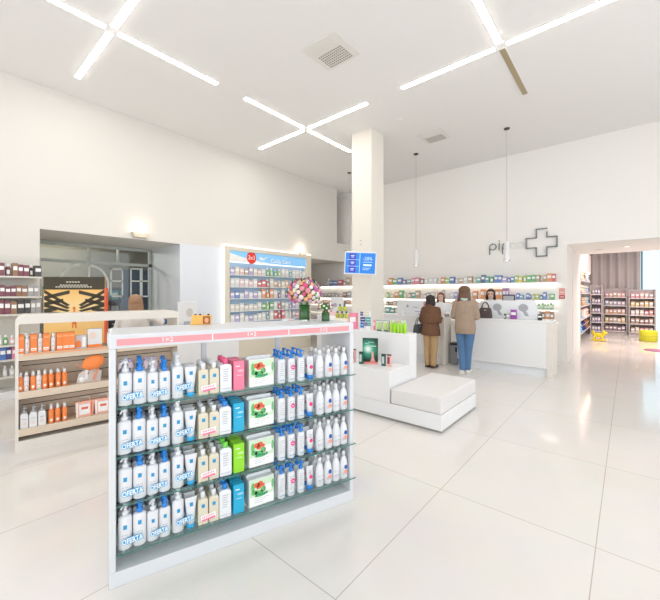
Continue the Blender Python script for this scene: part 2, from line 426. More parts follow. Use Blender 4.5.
def small_bottle(loc, rz, w, h, color, label, group):
    return inst(bottle0, loc, rz, label, group, (w, w*.8, h), color, 'bottle')
CN = {'white': (.85, .85, .85), 'navy': (.03, .05, .25), 'blue': (.05, .2, .65), 'sky blue': (.2, .5, .8), 'teal': (.05, .45, .42), 'green': (.08, .5, .12), 'lime': (.4, .7, .08), 'yellow': (.9, .7, .05), 'orange': (.9, .3, .04), 'red': (.75, .04, .06), 'pink': (.9, .25, .4), 'pale pink': (.9, .6, .6), 'purple': (.35, .08, .4), 'maroon': (.22, .03, .06), 'brown': (.35, .17, .08), 'tan': (.6, .42, .25), 'black': (.03, .03, .03), 'grey': (.45, .45, .48), 'cream': (.85, .78, .62), 'lilac': (.5, .42, .8), 'peach': (.9, .55, .4)}
bk = ['black', 'grey', 'brown', 'white', 'navy', 'tan', 'teal']
for lv, z in enumerate((.63, 1.03, 1.38)):
    for k in range(9):
        c = random.choice(bk); w = random.uniform(.12, .2)
        small_box((-10.6, 2.06+k*.265, z+.001), PI/2, w, .2, random.uniform(.12, .26), CN[c], '%s stock box behind the glass, %s on the %s dark shelf' % (c, ORD[k+1], ORD[lv+1]), 'stock boxes behind the glass')

# ------------------------------------------------------------------ left wall shelves (far left)
FL = Frame(LX, -.6, PI/2)
t = thing('wall_shelf_unit', FL.at(0, 0, 0), PI/2, label='white wall shelf unit full of small packages at the far left', cat='shelf unit')
SH = [.33, .58, .79, 1.24, 1.50, 1.80]
CRW = mat('cream_shelf', (.74, .72, .66), .4)
obj('back_panel', MB().box(0, 1.8, -.02, -.003, .02, 2.12), CRW, t)
obj('base', MB().box(0, 1.8, -.36, -.02, 0, .12), W_FRN, t, bevel=.004)
for z in SH: obj('shelf', MB().box(0, 1.8, -.32, -.02, z-.025, z), CRW, t)
palL = {0: ['white', 'cream', 'white', 'teal'], 1: ['blue', 'navy', 'pink', 'sky blue'], 2: ['pale pink', 'white', 'green', 'peach'], 3: ['lilac', 'lilac', 'lilac', 'blue', 'lilac', 'lilac', 'maroon', 'brown', 'black', 'grey'], 4: ['maroon', 'white', 'white', 'white', 'white', 'maroon', 'brown', 'grey'], 5: ['lilac', 'maroon', 'black', 'pale pink', 'lilac', 'black', 'maroon', 'brown', 'maroon', 'black']}
for i, z in enumerate(SH):
    s = .62; k = 0
    while s < 1.74:
        w = random.choice((.06, .07, .085)); h = {0: .15, 1: .18, 2: .15, 3: .20, 4: .16, 5: .185}[i]*random.uniform(.9, 1.05)
        frac = (s-.62)/1.12
        c = palL[i][min(len(palL[i])-1, int(frac*len(palL[i])))] if i >= 3 else random.choice(palL[i])
        k += 1
        lb = '%s package, far-left wall unit, %s shelf from top, %s from left' % (c, ORD[6-i], ORD[k])
        if i in (0, 2) or (i == 5 and k % 4 == 0): small_bottle(FL.at(s+w/2, -.22, z+.001), PI/2, w*.75, h, tuple(.8*v+.06 for v in CN[c]), lb.replace('package', 'bottle'), 'packages on the far-left wall shelves')
        else: small_box(FL.at(s+w/2, -.22, z+.001), PI/2, w*.93, .14, h, tuple(.8*v+.06 for v in CN[c]), lb, 'packages on the far-left wall shelves')
        s += w
# orange poster display
pm = MB(); PW, PH = .86, .98
pt = thing('poster_display', (-6.02, 1.42, 0), math.radians(42), label='freestanding cardboard poster, orange below a dark palm-leaf pattern', cat='poster')
def gradmat():
    m = bpy.data.materials.new('poster_print'); m.use_nodes = True; nt = m.node_tree; b = nt.nodes['Principled BSDF']
    tc = nt.nodes.new('ShaderNodeTexCoord'); sp = nt.nodes.new('ShaderNodeSeparateXYZ'); cr_ = nt.nodes.new('ShaderNodeValToRGB')
    nt.links.new(tc.outputs['Generated'], sp.inputs[0]); nt.links.new(sp.outputs['Z'], cr_.inputs[0]); nt.links.new(cr_.outputs[0], b.inputs['Base Color'])
    e = cr_.color_ramp.elements; e[0].color = (.82, .38, .03, 1); e[1].color = (.85, .38, .02, 1); e[0].position = 0; x = e.new(.6); x.color = (.92, .66, .30, 1)
    return m
obj('print', MB().box(-PW/2, PW/2, 0, .012, .74, 1.78), gradmat(), pt)
dk = MB(); DKB = mat('poster_dark', (.05, .04, .02), .6)
dk.box(-PW/2, PW/2, -.003, -.001, 1.60, 1.78)
for k in range(7):
    for sg in (-1, 1):
        z0 = 1.60-k*.035; x0 = sg*(.02+.0*k); x1 = sg*PW/2*.98; zz = z0+.0
        a = [(x0+sg*k*.045, 1.60-k*.06), (x1, 1.50-k*.045+.0), (x1, 1.52-k*.045+.03), (x0+sg*k*.045, 1.65-k*.06)]
        if k % 2 == 0: a = [(sg*PW*.49, 1.55-k*.05), (sg*.10, 1.36-k*.02), (sg*.06, 1.38-k*.02), (sg*PW*.49, 1.60-k*.05)]
        if sg < 0: a = a[::-1]
        dk.prism(a, -.003, -.0015)
obj('leaf_pattern', dk, DKB, pt)
obj('figure', MB().box(-.012, .012, -.004, -.001, 1.1, 1.3).box(-.03, -.012, -.004, -.001, 1.05, 1.28).box(.012, .03, -.004, -.001, 1.05, 1.28).disc(0, 1.33, .02, .025, -.0035), mat('poster_red', (.75, .16, .02), .5), pt)
lt = MB()
for q, w in ((1.70, .11), (1.655, .2), (1.63, .26)): 
    for k in range(int(w/.02)): lt.box(-w+k*.04, -w+k*.04+.028, -.005, -.0035, q, q+.014)
obj('lettering', lt, mat('poster_text', (.7, .66, .55), .5), pt)
obj('side_strip', MB().box(PW/2+.002, PW/2+.03, -.02, .03, .74, 1.62), mat('red_strip', (.75, .12, .04), .5), pt)
obj('stand', MB().box(-PW/2, PW/2, .0, .25, 0, .74), mat('poster_stand', (.80, .42, .06), .5), pt, bevel=.01)

# ------------------------------------------------------------------ gondolas
def glassshelf(parent, z, L, n0, n1):
    sh = obj('glass_shelf', MB().box(.015, L, n0, n1, z-.006, z), GLASS, parent)
    obj('glass_edge', MB().box(.015, L, n0-.002, n0-.0002, z-.006, z), GLEDGE, sh)
    for s in (.05, .51, 1.0, L-.05): obj('shelf_bracket', MB().box(s-.006, s+.006, .03, n1, z-.022, z-.009), GREYT, sh)
AL = 1.53; AD = .44
FA = Frame(-2.05, .65, math.radians(90-18.65))
t = thing('display_gondola', FA.at(0, 0, 0), FA.rz, label='white shelving gondola with glass shelves and pink 1=2 strip, nearest the camera', cat='shelving unit')
obj('top_beam', MB().box(-.018, AL, 0, AD, 1.255, 1.33), W_GON, t, bevel=.006)
for s0 in (-.018, AL-.032): obj('side_panel', MB().box(s0, s0+.032, 0, AD, .08, 1.255), W_GON, t, bevel=.004)
obj('plinth', MB().box(-.018, AL, 0, AD, .0, .08), W_GON, t, bevel=.004)
bp = MB().box(.015, AL-.033, .215, .235, .08, .97)
for z in (.22, .33, .53, .60, .84, .91): bp.box(.015, AL-.033, .213, .215, z, z+.007, 1)
obj('back_panel', bp, [GREYP, DARKL], t)
for s in (.50, 1.283-.27+.0): obj('centre_post', MB().box(s-.015, s+.015, .21, .24, .97, 1.255), W_GON, t)
st = obj('price_strip', MB().box(.018, AL-.045, -.004, -.0005, 1.272, 1.306), PINKS, t)
dv = MB()
for s in (.506, 1.001): dv.box(s-.003, s+.003, -.005, -.004, 1.272, 1.306)
for s, px in ((.26, 0), (.745, 0), (1.27, 0)): dv.add(text('1=2', .036, spacing=1.15), (s, -.0045, 1.289))
obj('strip_text', dv, TXTW, st)
ZS = [.945, .685, .43, .175]
for z in ZS: glassshelf(t, z, AL+.01, -.012, .205)
# --- product prototypes
def pump(parent, mt, x=0, z=0, r=.02, h=.07, ang=0):
    mb = MB().lathe([(r*.95, 0), (r*.95, h*.32), (r*.5, h*.36), (r*.42, h*.72), (r*.75, h*.74), (r*.7, h), (.002, h)], 12)
    c, s = math.cos(ang), math.sin(ang)
    mb.tube([(0, 0, h*.88), (c*r*1.1, s*r*1.1, h*.9), (c*r*2.0, s*r*2.0, h*.74)], r*.24, 6)
    mb.xf(Matrix.Translation((x, 0, z)))
    return obj('pump', mb, mt, parent)
def sticker(parent, x, z, w, tilt=.10, body='OFERTA', y=-.034):
    sz = w*.27; ZZ = Matrix.Diagonal((1, 1, 1.45, 1))
    mb = MB(); mb.add(text(body, sz, offset=sz*.11, depth=.0004), (0, 0, 0), 0); mb.add(text(body, sz, offset=sz*.02, depth=.0004), (0, -.0014, 0), 1); mb.xf(ZZ)
    mb.box(-w*.46, w*.46, .0005, .0012, -sz*.22, sz*.22, 0)
    # print wraps the bottles: lean flat in front of them
    mb.xf(Matrix.Translation((x, y, z)) @ Matrix.Rotation(-tilt, 4, 'Y'))
    return obj('offer_sticker', mb, [OBLUE, TXTW], parent)
def cream_bottle(parent, x, w, h, cap, ang=-1.2, sq=.66):
    mb = MB().lathe([(w*.42, 0), (w*.5, .004), (w*.5, h*.9), (w*.46, h*.96), (w*.25, h)], 20, cx=x, sy=.72)
    mb.box(x-w*.13, x+w*.13, -w*.372, -w*.33, h*sq, h*sq+w*.34, 1)
    for k in range(3): mb.box(x-w*.22, x+w*.22, -w*.362, -w*.34, h*(.44-.07*k), h*(.44-.07*k)+.0025, 2)
    b = obj('bottle', mb, [PLAS, CYAN, GREYT], parent)
    pump(b, cap, x, h, w*.27, .062, ang); return b
def pack_pump(w=.066, h=.178, nm='a'):
    t = thing('lotion_twin_pack', (0, 0, 0), cat='twin pack')
    cream_bottle(t, -w*.52, w, h, PLAS, -2.2, .62); cream_bottle(t, w*.52, w, h, BLUEC, -1.3, .66)
    sticker(t, 0, h*.27, w*1.5, y=-w*.42); return register(t)
def pack_tube():
    t = thing('lotion_tube_pack', (0, 0, 0), cat='twin pack')
    cream_bottle(t, -.033, .062, .185, CLEARW, -2, .62)
    mb = MB().loft([(.024, .036, 0, .020, .02), (.06, .036, 0, .023, .02), (.12, .037, 0, .029, .014), (.165, .038, 0, .034, .004), (.172, .038, 0, .034, .002)], 18)
    mb.box(.03, .047, -.0165, -.012, .125, .145, 1)
    tb = obj('tube', mb, [PLAS, CYAN], t); obj('tube_cap', MB().lathe([(.021, .0), (.022, .024)], 16, cx=.036), OBLUE, tb)
    sticker(t, 0, .062, .095, y=-.029); return register(t)
def pack_beige():
    t = thing('cleansing_gel_pack', (0, 0, 0), cat='twin pack')
    for x in (-.031, .031):
        b = obj('bottle', MB().rrect([(.029, .02, 0), (.029, .02, .135), (.024, .017, .146), (.012, .012, .150)], cx=x).box(x-.009, x+.009, -.022, -.0195, .098, .118, 1), [BEIGEB, CYAN], t)
        obj('cap', MB().lathe([(.014, .150), (.014, .180), (.011, .186), (.002, .187)], 14, cx=x), CLEARW, b)
    mb = MB().box(-.04, .045, -.0232, -.022, .025, .055).box(-.036, .04, -.0236, -.0232, .021, .033, 1)
    for k in range(7): mb.box(-.032+k*.010, -.026+k*.010, -.0242, -.0236, .040, .049, 2)
    mb.xf(Matrix.Rotation(-.12, 4, 'Y')); obj('offer_sticker', mb, [TXTW, HOTPB, HOTPB], t)
    return register(t)
def micellar(capm):
    t = thing('cleansing_water_bottle', (0, 0, 0), cat='bottle')
    mb = MB().rrect([(.034, .022, 0), (.036, .024, .006), (.036, .024, .15), (.03, .02, .162), (.014, .014, .168)])
    for k in range(6): mb.box(-.018, .016-.004*(k % 3), -.0252, -.0235, .135-k*.014, .139-k*.014, 1)
    mb.box(-.03, .03, -.0252, -.0235, .018, .021, 1)
    obj('bottle', mb, [CLEARW, GREYT], t); obj('cap', MB().lathe([(.016, .168), (.016, .196), (.012, .2), (.002, .2)], 14), capm, t); return register(t)
def flatbox(m_, nm='serum_carton'):
    t = thing(nm, (0, 0, 0), cat='box')
    mb = MB().box(-.033, .033, -.022, .022, 0, .178).box(-.02, .005, -.0228, -.022, .145, .150, 1)
    mb.add(text('H2O', .017), (.010, -.0226, .118), 1); mb.box(-.015, .02, -.0226, -.022, .09, .092, 1)
    obj('carton', mb, [m_, TXTW], t); return register(t)
def giftbox():
    t = thing('gift_box', (0, 0, 0), cat='box')
    mb = MB().box(-.085, .085, -.002, .14, 0, .172)
    obj('carton', mb, W_PLAIN, t)
    pr = MB().box(-.083, .083, -.0032, -.002, .004, .17, 0)
    pr.box(-.080, .080, -.0038, -.0032, .006, .062, 1)
    for (x, z, r) in ((-.035, .135, .02), (-.01, .142, .018), (-.02, .12, .017), (.008, .128, .014)): pr.disc(x, z, r, r*.8, -.0036, 2, 9)
    for (x, z, a, b_) in ((-.05, .09, .022, .016), (-.02, .085, .03, .014), (-.06, .125, .012, .03), (.01, .1, .018, .02), (.075, .12, .008, .03), (-.01, .065, .04, .010)): pr.disc(x, z, a, b_, -.0034, 3, 10)
    pr.box(.02, .066, -.0042, -.0036, .085, .125, 1)
    for (x, z) in ((-.035, .07), (-.022, .075), (-.008, .07), (.006, .071), (.02, .069), (.034, .072)): pr.disc(x, z, .007, .009, -.0046, 4, 8)
    for k in range(3): pr.box(-.05, .05-.02*k, -.0042, -.0038, .045-k*.012, .048-k*.012, 5)
    obj('printed_front', pr, [mat('pale_green_print', (.62, .78, .58), .5), TXTW, mat('flower_red', (.80, .14, .06), .5), mat('leaf_print', (.14, .50, .16), .5), mat('script_green', (.03, .30, .14), .5), GREYT], t)
    obj('top_flap', MB().prism([(-.085, .172), (.085, .172), (.08, .19), (-.08, .19)], .05, .056).box(-.085, .085, 0, .006, .172, .176), CLEARW, t)
    return register(t)
def bluecap(dot=False):
    t = thing('body_milk_bottle', (0, 0, 0), cat='bottle')
    mb = MB().lathe([(.024, 0), (.027, .004), (.027, .15), (.022, .158), (.012, .162)], 16, sy=.8)
    for k in range(7): mb.box(-.014, .012-.003*(k % 3), -.0225, -.02, .13-k*.013, .133-k*.013, 1)
    mb.box(-.016, .016, -.0225, -.02, .02, .0225, 2)
    if dot: mb.disc(.006, .10, .015, .016, -.0222, 3, 12, .001); mb.box(-.002, .014, -.0246, -.0232, .098, .102, 4)
    b = obj('bottle', mb, [PLAS, GREYT, CYAN, MAGENTA, TXTW], t)
    pump(b, BLUEC, 0, .162, .015, .05, -1.0); return register(t)
def dot_tube():
    t = thing('cream_tube', (0, 0, 0), cat='tube')
    mb = MB().loft([(.03, 0, 0, .021, .016), (.08, 0, 0, .024, .013), (.15, 0, 0, .026, .003), (.158, 0, 0, .026, .002)], 16).disc(.004, .085, .013, .014, -.0145, 1, 12, .001)
    for k in range(3): mb.box(-.012, .01, -.0125, -.010, .125-k*.01, .127-k*.01, 2)
    b = obj('tube', mb, [PLAS, MAGENTA, GREYT], t); obj('tube_cap', MB().lathe([(.021, 0), (.021, .03)], 16, sy=.8), BLUEC, b); return register(t)
def cone_bottle(dots):
    t = thing('sun_lotion_bottle', (0, 0, 0), cat='bottle')
    mb = MB().lathe([(.028, 0), (.032, .004), (.032, .10), (.028, .13), (.017, .155), (.013, .163)], 18, sy=.78)
    mb.box(-.022, .022, -.0262, -.022, .075, .0765, 1); mb.box(-.02, .018, -.0262, -.022, .045, .0475, 1); mb.box(-.02, .012, -.0262, -.022, .035, .037, 1)
    if dots: mb.disc(.004, .088, .013, .016, -.0255, 2, 12, .001).disc(.002, .053, .016, .014, -.0255, 3, 12, .001)
    b = obj('bottle', mb, [PLAS, GREYT, NAVY, CORAL], t)
    obj('cap', MB().lathe([(.013, .163), (.014, .192), (.011, .2), (.002, .2)], 14), W_PLAIN, b); return register(t)
pa1 = pack_pump(.066, .178); pa2 = pack_pump(.0585, .165); pa3 = pack_tube(); pa4 = pack_beige()
mic = {'pink': micellar(HOTP), 'blue': micellar(BLUEC), 'green': micellar(LIMEC)}
fbx = {'pink': flatbox(HOTPB), 'blue': flatbox(SKYB), 'green': flatbox(LIME)}
gb = giftbox(); bc0 = bluecap(); bc1 = bluecap(True); dt = dot_tube(); cb0 = cone_bottle(False); cb1 = cone_bottle(True)
rowc = ['pink', 'blue', 'green', 'blue']
DEP = [(.022, 'front'), (.085, 'middle depth'), (.15, 'rearmost')]
SN = ['top', 'second', 'third', 'bottom']
for ri, z in enumerate(ZS):
    sh = SN[ri]+' glass shelf'
    for di, (n, dn) in enumerate(DEP):
        jit = lambda a=.002: random.uniform(-a, a)
        n = n+.012
        L = lambda d: '%s, %s, %s' % (d, dn, sh)
        P = lambda pr, s, d, g, dz=0, dn_=0: inst(pr, FA.at(s+jit(), n+dn_+jit(.002), z+.0008), FA.rz+jit(.04), L(d), g)
        P(pa1, .090, 'large white lotion pair, OFERTA sticker, by left panel', 'large pump lotion pairs')
        P(pa2, .218, 'smaller white lotion pair, OFERTA sticker, blue pump', 'small pump lotion pairs')
        P(pa3, .352, 'white bottle and tapered tube joined by OFERTA sticker', 'bottle and tube pairs')
        P(pa4, .490, 'two beige gel bottles joined by pink sticker', 'beige gel pairs')
        c = rowc[ri]
        P(mic[c], .588, 'clear water bottle with %s cap' % c, 'clear bottles with coloured caps')
        P(fbx[c], .668, '%s carton with white lettering beside clear bottle' % c, 'coloured cartons beside clear bottles')
        if di == 0: inst(gb, FA.at(.822, .028, z+.0008), FA.rz+.03, 'white gift box with red flowers and green leaves, %s' % sh, 'flower gift boxes')
        for q, (pr, s, d) in enumerate(((bc0, .962, 'white bottle with blue pump beside the gift box'), (bc1, 1.034, 'white blue-pump bottle with magenta dot'), (bc0, 1.107, 'plain blue-pump bottle between magenta-dot packs'), (dt, 1.178, 'white tube with magenta dot standing on a blue cap'))):
            P(pr, s, d, 'blue-capped white packs')
        for q, (pr, s, d) in enumerate(((cb0, 1.256, 'plain white round-shouldered bottle beside the tube'), (cb1, 1.326, 'white bottle with navy and coral dots, left one'), (cb0, 1.395, 'plain round-shouldered bottle between dotted bottles'), (cb1, 1.462, 'white navy-and-coral dotted bottle by right panel'))):
            P(pr, s, d, 'round-shouldered white bottles')
# flowers and small things on top of the near gondola
def bouquet(loc, r, vr, vh, n, label):
    t = thing('flower_vase', loc, 0, label=label, cat='flower vase')
    v = MB().lathe([(vr*.95, 0), (vr, .004), (vr, vh), (vr*.9, vh), (vr*.9, vh*.55)], 20)
    obj('vase', v, mat('green_vase_glass', (.03, .12, .03), .08, spec=.6), t)
    cz = vh+r*.72; st = MB()
    for k in range(14):
        a = k*2.4; st.tube([(0, 0, vh*.6), (vr*.6*math.cos(a), vr*.6*math.sin(a), vh), (r*.6*math.cos(a), r*.6*math.sin(a), cz)], .0022, 5)
    lf = MB()
    for k in range(n*3):
        th = random.uniform(0, 2*PI); ph = random.uniform(-.55, 1.35); rr = r*random.uniform(.8, 1.05)
        c = Vector((rr*math.cos(ph)*math.cos(th), rr*math.cos(ph)*math.sin(th), cz+rr*.85*math.sin(ph)))
        d = Vector((random.uniform(-1, 1), random.uniform(-1, 1), random.uniform(-.3, 1))).normalized(); l = r*random.uniform(.13, .22)
        s_ = d.cross(Vector((.3, .2, 1))).normalized()*l*.28; b = len(lf.v)
        lf.v += [tuple(c-d*l*.5), tuple(c+s_), tuple(c+d*l), tuple(c-s_)]; lf.face([b, b+1, b+2, b+3])
    st.ball((0, 0, cz), (r*.6, r*.6, r*.5), 14, 9)
    obj('stems', st, GREEN, t); obj('leaves', lf, GREEN, t)
    cs = [(.80, .30, .35), (.88, .78, .60), (.55, .12, .42), (.88, .45, .25), (.85, .82, .80), (.80, .10, .25), (.72, .42, .62), (.88, .72, .68)]
    for k in range(n):
        g = k+.5; ph = math.asin(1-1.72*g/n); th = g*2.39996
        rr = r*random.uniform(.86, 1.0); c = (rr*math.cos(ph)*math.cos(th), rr*math.cos(ph)*math.sin(th), cz+rr*.85*math.sin(ph))
        fm = MB(); q = r*random.uniform(.13, .19)
        nrm = Vector((c[0], c[1], c[2]-cz)).normalized(); rot = nrm.to_track_quat('Z', 'Y').to_matrix().to_4x4()
        fm.ball((0, 0, 0), (q*.45, q*.45, q*.4), 8, 5)
        for lay, (m_, rad, tilt) in enumerate(((5, q*.35, .55), (7, q*.6, .25))):
            for j in range(m_):
                a = 2*PI*j/m_+lay*.4
                fm.ball((rad*math.cos(a), rad*math.sin(a), -lay*q*.15), (q*.36, q*.36, q*.22), 6, 4)
        fm.xf(Matrix.Translation(c) @ rot)
        ci = random.randrange(len(cs)); obj('flower', fm, mat('petal_%d' % ci, cs[ci], .6), t)
    return t
bouquet(FA.at(1.30, .36, 1.331), .138, .043, .125, 96, 'large mixed pink, cream and purple bouquet in a green glass vase')
bouquet(FA.at(1.415, .22, 1.331), .066, .032, .066, 40, 'small peach and cream posy in a low green vase')
for k, (s, n, w, c) in enumerate(((1.20, .40, .05, 'pale pink'), (1.14, .37, .04, 'white'), (1.245, .26, .05, 'white'))):
    small_box(FA.at(s, n, 1.331), FA.rz+.1, w, .03, .012, CN[c], 'tiny flat %s card packet on the gondola top, %s left of the vase' % (c, ORD[k+1]), 'card packets by the vase')
# orange gift bag on gondola top
t = thing('gift_bag', FA.at(.515, .40, 1.331), FA.rz-.25, label='small orange gift box with dark knobs and printed picture on the gondola top', cat='gift box')
obj('box_body', MB().prism([(-.066, 0), (.066, 0), (.072, .062), (-.058, .066)], -.02, .03), mat('amber_card', (.90, .50, .12), .5), t, bevel=.002)
obj('picture', MB().box(.014, .062, -.0222, -.0205, .006, .058).disc(.038, .03, .014, .018, -.0225, 1, 10), [mat('brown_print', (.35, .12, .04), .5), LORANGE], t)
for x in (-.035, -.005, .05): obj('knob', MB().lathe([(.007, .063), (.008, .073), (.001, .074)], 10, cx=x), BLACK, t)

# --- second gondola
FB = Frame(-4.52, .59, math.radians(90-9.2))
t = thing('display_gondola', FB.at(0, 0, 0), FB.rz, label='white rounded-corner gondola of orange sun-care products on beige shelves, behind at left', cat='shelving unit')
fr = MB(); rr = .06
def rpath(x0, x1, z0, z1, r):
    o = [(x0, z0), (x1, z0)]
    for k in range(6): a = PI/2*k/5; o.append((x1-r+r*math.cos(a), z1-r+r*math.sin(a)))
    for k in range(6): a = PI/2+PI/2*k/5; o.append((x0+r+r*math.cos(a), z1-r+r*math.sin(a)))
    return o
outer = rpath(0, AL, 0, 1.33, rr); inner = rpath(.025, AL-.025, .10, 1.245, .02)
n_ = len(outer); b = 0
for y in (0, AD):
    fr.v += [(x, y, z) for x, z in outer]+[(x, y, z) for x, z in inner]
for i in range(n_):
    j = (i+1) % n_
    fr.face([i, j, n_+j, n_+i]); fr.face([2*n_+j, 2*n_+i, 3*n_+i, 3*n_+j])
    fr.face([i, 2*n_+i, 2*n_+j, j], 0, True); fr.face([n_+j, 3*n_+j, 3*n_+i, n_+i])
obj('frame', fr, mat('warm_white_frame', (.80, .75, .69), .3), t)
bp = MB().box(.025, AL-.025, .21, .23, .10, .97)
for z in (.30, .40, .55, .68, .80, .93): bp.box(.045, AL-.045, .208, .21, z, z+.008, 1)
obj('back_panel', bp, [BEIGE, DARKL], t)
ZB = [.955, .58, .215]
for z in ZB:
    s_ = obj('shelf', MB().box(.025, AL-.025, .0, .21, z-.07, z).box(.025, AL-.025, -.001, 0, z-.078, z-.072, 1), [BEIGE, DARKL], t)
    if z > .9: obj('price_rail', MB().box(.06, AL-.06, -.006, -.001, z-.02, z-.004), mat('rail_orange', (.85, .42, .22), .4) if z > .9 else CLEARW, s_)
def sun_box():
    t = thing('sun_cream_box', (0, 0, 0), cat='box')
    mb = MB().box(-.036, .036, -.025, .025, 0, .18).box(-.03, .03, -.0258, -.025, .14, .155, 1).box(-.028, .028, -.0258, -.025, .02, .045, 2).box(-.02, .02, -.0262, -.0258, .028, .036, 1)
    obj('carton', mb, [ORANGE, LORANGE, TXTW], t); return register(t)
def sun_tube(body, cap):
    t = thing('sun_cream_bottle', (0, 0, 0), cat='bottle')
    mb = MB().lathe([(.026, 0), (.03, .004), (.03, .13), (.025, .14), (.018, .143)], 16, sy=.75).disc(0, .035, .02, .02, -.0215, 1, 12, .001).disc(0, .035, .012, .012, -.023, 2, 12, .001).box(-.015, .015, -.0235, -.021, .09, .096, 1)
    b = obj('bottle', mb, [body, LORANGE, TXTW], t); obj('cap', MB().lathe([(.018, .143), (.019, .172), (.013, .182), (.002, .183)], 14), cap, b); return register(t)
def jug():
    t = thing('sun_milk_bottle', (0, 0, 0), cat='bottle')
    mb = MB().rrect([(.033, .022, 0), (.033, .022, .12), (.026, .018, .14), (.012, .012, .146)]).box(-.02, .02, -.0228, -.022, .085, .09, 1).box(-.018, .014, -.0228, -.022, .06, .062, 1).box(-.016, .016, -.0228, -.022, .035, .05, 2)
    b = obj('bottle', mb, [W_PLAIN, GREYT, mat('pale_peach', (.85, .65, .55), .5)], t); pump(b, mat('grey_pump', (.45, .47, .52), .3), 0, .146, .015, .055, -.6); return register(t)
sb = sun_box(); so = sun_tube(ORANGE, W_PLAIN); sw = sun_tube(PLAS, W_PLAIN); jg = jug()
gB = 'sun-care products on the orange gondola'
def sB(px):
    u = ray(px); c, q = math.cos(FB.rz), math.sin(FB.rz); ox, oy = FB.at(0, .04, 0)[:2]
    det = c*(-u[1])+u[0]*q; return (-ox*(-u[1])+u[0]*(-oy))/det
OB, WB, BX = so, sw, sb
rowsB = {
 0: [(20.5, BX, 'orange sun cream box', 'left end'), (27, WB, 'white sun cream bottle', 'left end'), (33.5, BX, 'orange sun cream box', 'between the first white bottles'), (40, WB, 'white sun cream bottle', 'after the second orange box'), (46.5, BX, 'orange sun cream box', 'before the last white bottle'), (53, WB, 'white sun cream bottle', 'before the three boxes'), (59.5, BX, 'orange sun cream box', 'first of three side by side'), (66, BX, 'orange sun cream box', 'middle of three side by side'), (72, BX, 'orange sun cream box', 'last of three side by side')],
 1: [(20.5, OB, 'orange sun spray bottle', 'left end'), (26.5, WB, 'white sun spray bottle', 'beside the first orange bottle'), (33, OB, 'orange sun spray bottle', 'second orange one'), (39, WB, 'white sun spray bottle', 'second white one'), (45, OB, 'orange sun spray bottle', 'third orange one'), (51, OB, 'orange sun spray bottle', 'fourth orange one'), (58, OB, 'orange sun spray bottle', 'fifth orange one'), (64.5, OB, 'orange sun spray bottle', 'next to the clear bag')],
 2: [(24, jg, 'white sun milk pump bottle', 'left end'), (33.5, jg, 'white sun milk pump bottle', 'second'), (42, jg, 'white sun milk pump bottle', 'third'), (51, OB, 'orange sun oil bottle', 'first'), (57.5, OB, 'orange sun oil bottle', 'second'), (64.5, OB, 'orange sun oil bottle', 'third')]}
for ri, its in rowsB.items():
    for di, (n, dn) in enumerate(((.03, 'front'), (.09, 'rear'))):
        for (px, pr, d, w) in its:
            inst(pr, FB.at(sB(px)+random.uniform(-.002, .002), n+.003, ZB[ri]+.001), FB.rz+random.uniform(-.05, .05), '%s, %s, %s, %s beige shelf' % (d, w, dn, ['top', 'middle', 'bottom'][ri]), gB, scale=(.72, .8, 1) if pr is not jg else (.95, .9, 1))
# larger things on B
t = thing('sun_care_set', FB.at(sB(81), .04, ZB[0]+.001), FB.rz, label='clear-fronted orange and white sun care set on the top beige shelf', cat='box')
obj('carton', MB().box(-.05, .05, 0, .06, 0, .14).prism([(-.046, .01), (0, .01), (0, .07), (-.023, .09), (-.046, .07)], -.001, 0, 1).box(.012, .04, -.001, 0, .015, .12, 2), [mat('set_grey', (.62, .58, .60), .4), ORANGE, TXTW], t)
t = thing('white_tub', FB.at(sB(95), .05, ZB[0]+.001), FB.rz, label='large white cream tub box with orange base at the top beige shelf', cat='box')
obj('carton', MB().box(-.065, .065, 0, .09, .03, .2).box(-.067, .067, -.002, .092, 0, .03, 1).disc(-.02, .13, .03, .04, -.001, 2), [W_PLAIN, ORANGE, mat('pale_peach', (0, 0, 0))], t, bevel=.003)
for k in range(4):
    t = thing('sun_milk_jar', FB.at(.80+k*.085, .05, ZB[0]+.001), FB.rz, label='white capped jar on the top beige shelf, %s behind the near gondola beam' % ORD[k+1], cat='jar', group='white capped jars')
    obj('jar', MB().rrect([(.035, .03, 0), (.035, .03, .13), (.028, .024, .15)]), PLAS, t); obj('lid', MB().lathe([(.024, .15), (.026, .185), (.02, .192), (.002, .193)], 14), W_PLAIN, t)
for k in range(4):
    t = thing('cosmetic_box', FB.at(1.19+k*.075, .11, ZB[0]+.001), FB.rz, label='white and mauve cosmetic carton, %s in the row at the right of the far gondola' % ORD[k+1], cat='box', group='mauve cosmetic cartons')
    obj('carton', MB().box(-.034, .034, 0, .04, 0, .17).box(-.026, .026, -.001, 0, .10, .14, 1).box(-.02, .02, -.002, -.001, .112, .126, 2), [W_PLAIN, mat('mauve_print', (.55, .42, .50), .5), GREYT], t)
for k in range(7):
    t = thing('shampoo_bottle', FB.at(.82+k*.088, .07, ZB[1]+.001), FB.rz, label='pale lilac bottle on the middle beige shelf, %s seen through the near gondola' % ORD[k+1], cat='bottle', group='lilac bottles')
    obj('bottle', MB().lathe([(.034, 0), (.036, .14), (.02, .165)], 14, sy=.7), mat('lilac_plastic', (.62, .50, .58), .3), t)
    obj('cap', MB().lathe([(.018, .165), (.018, .2), (.002, .2)], 12), mat('lilac_cap', (.45, .42, .72), .3), t)
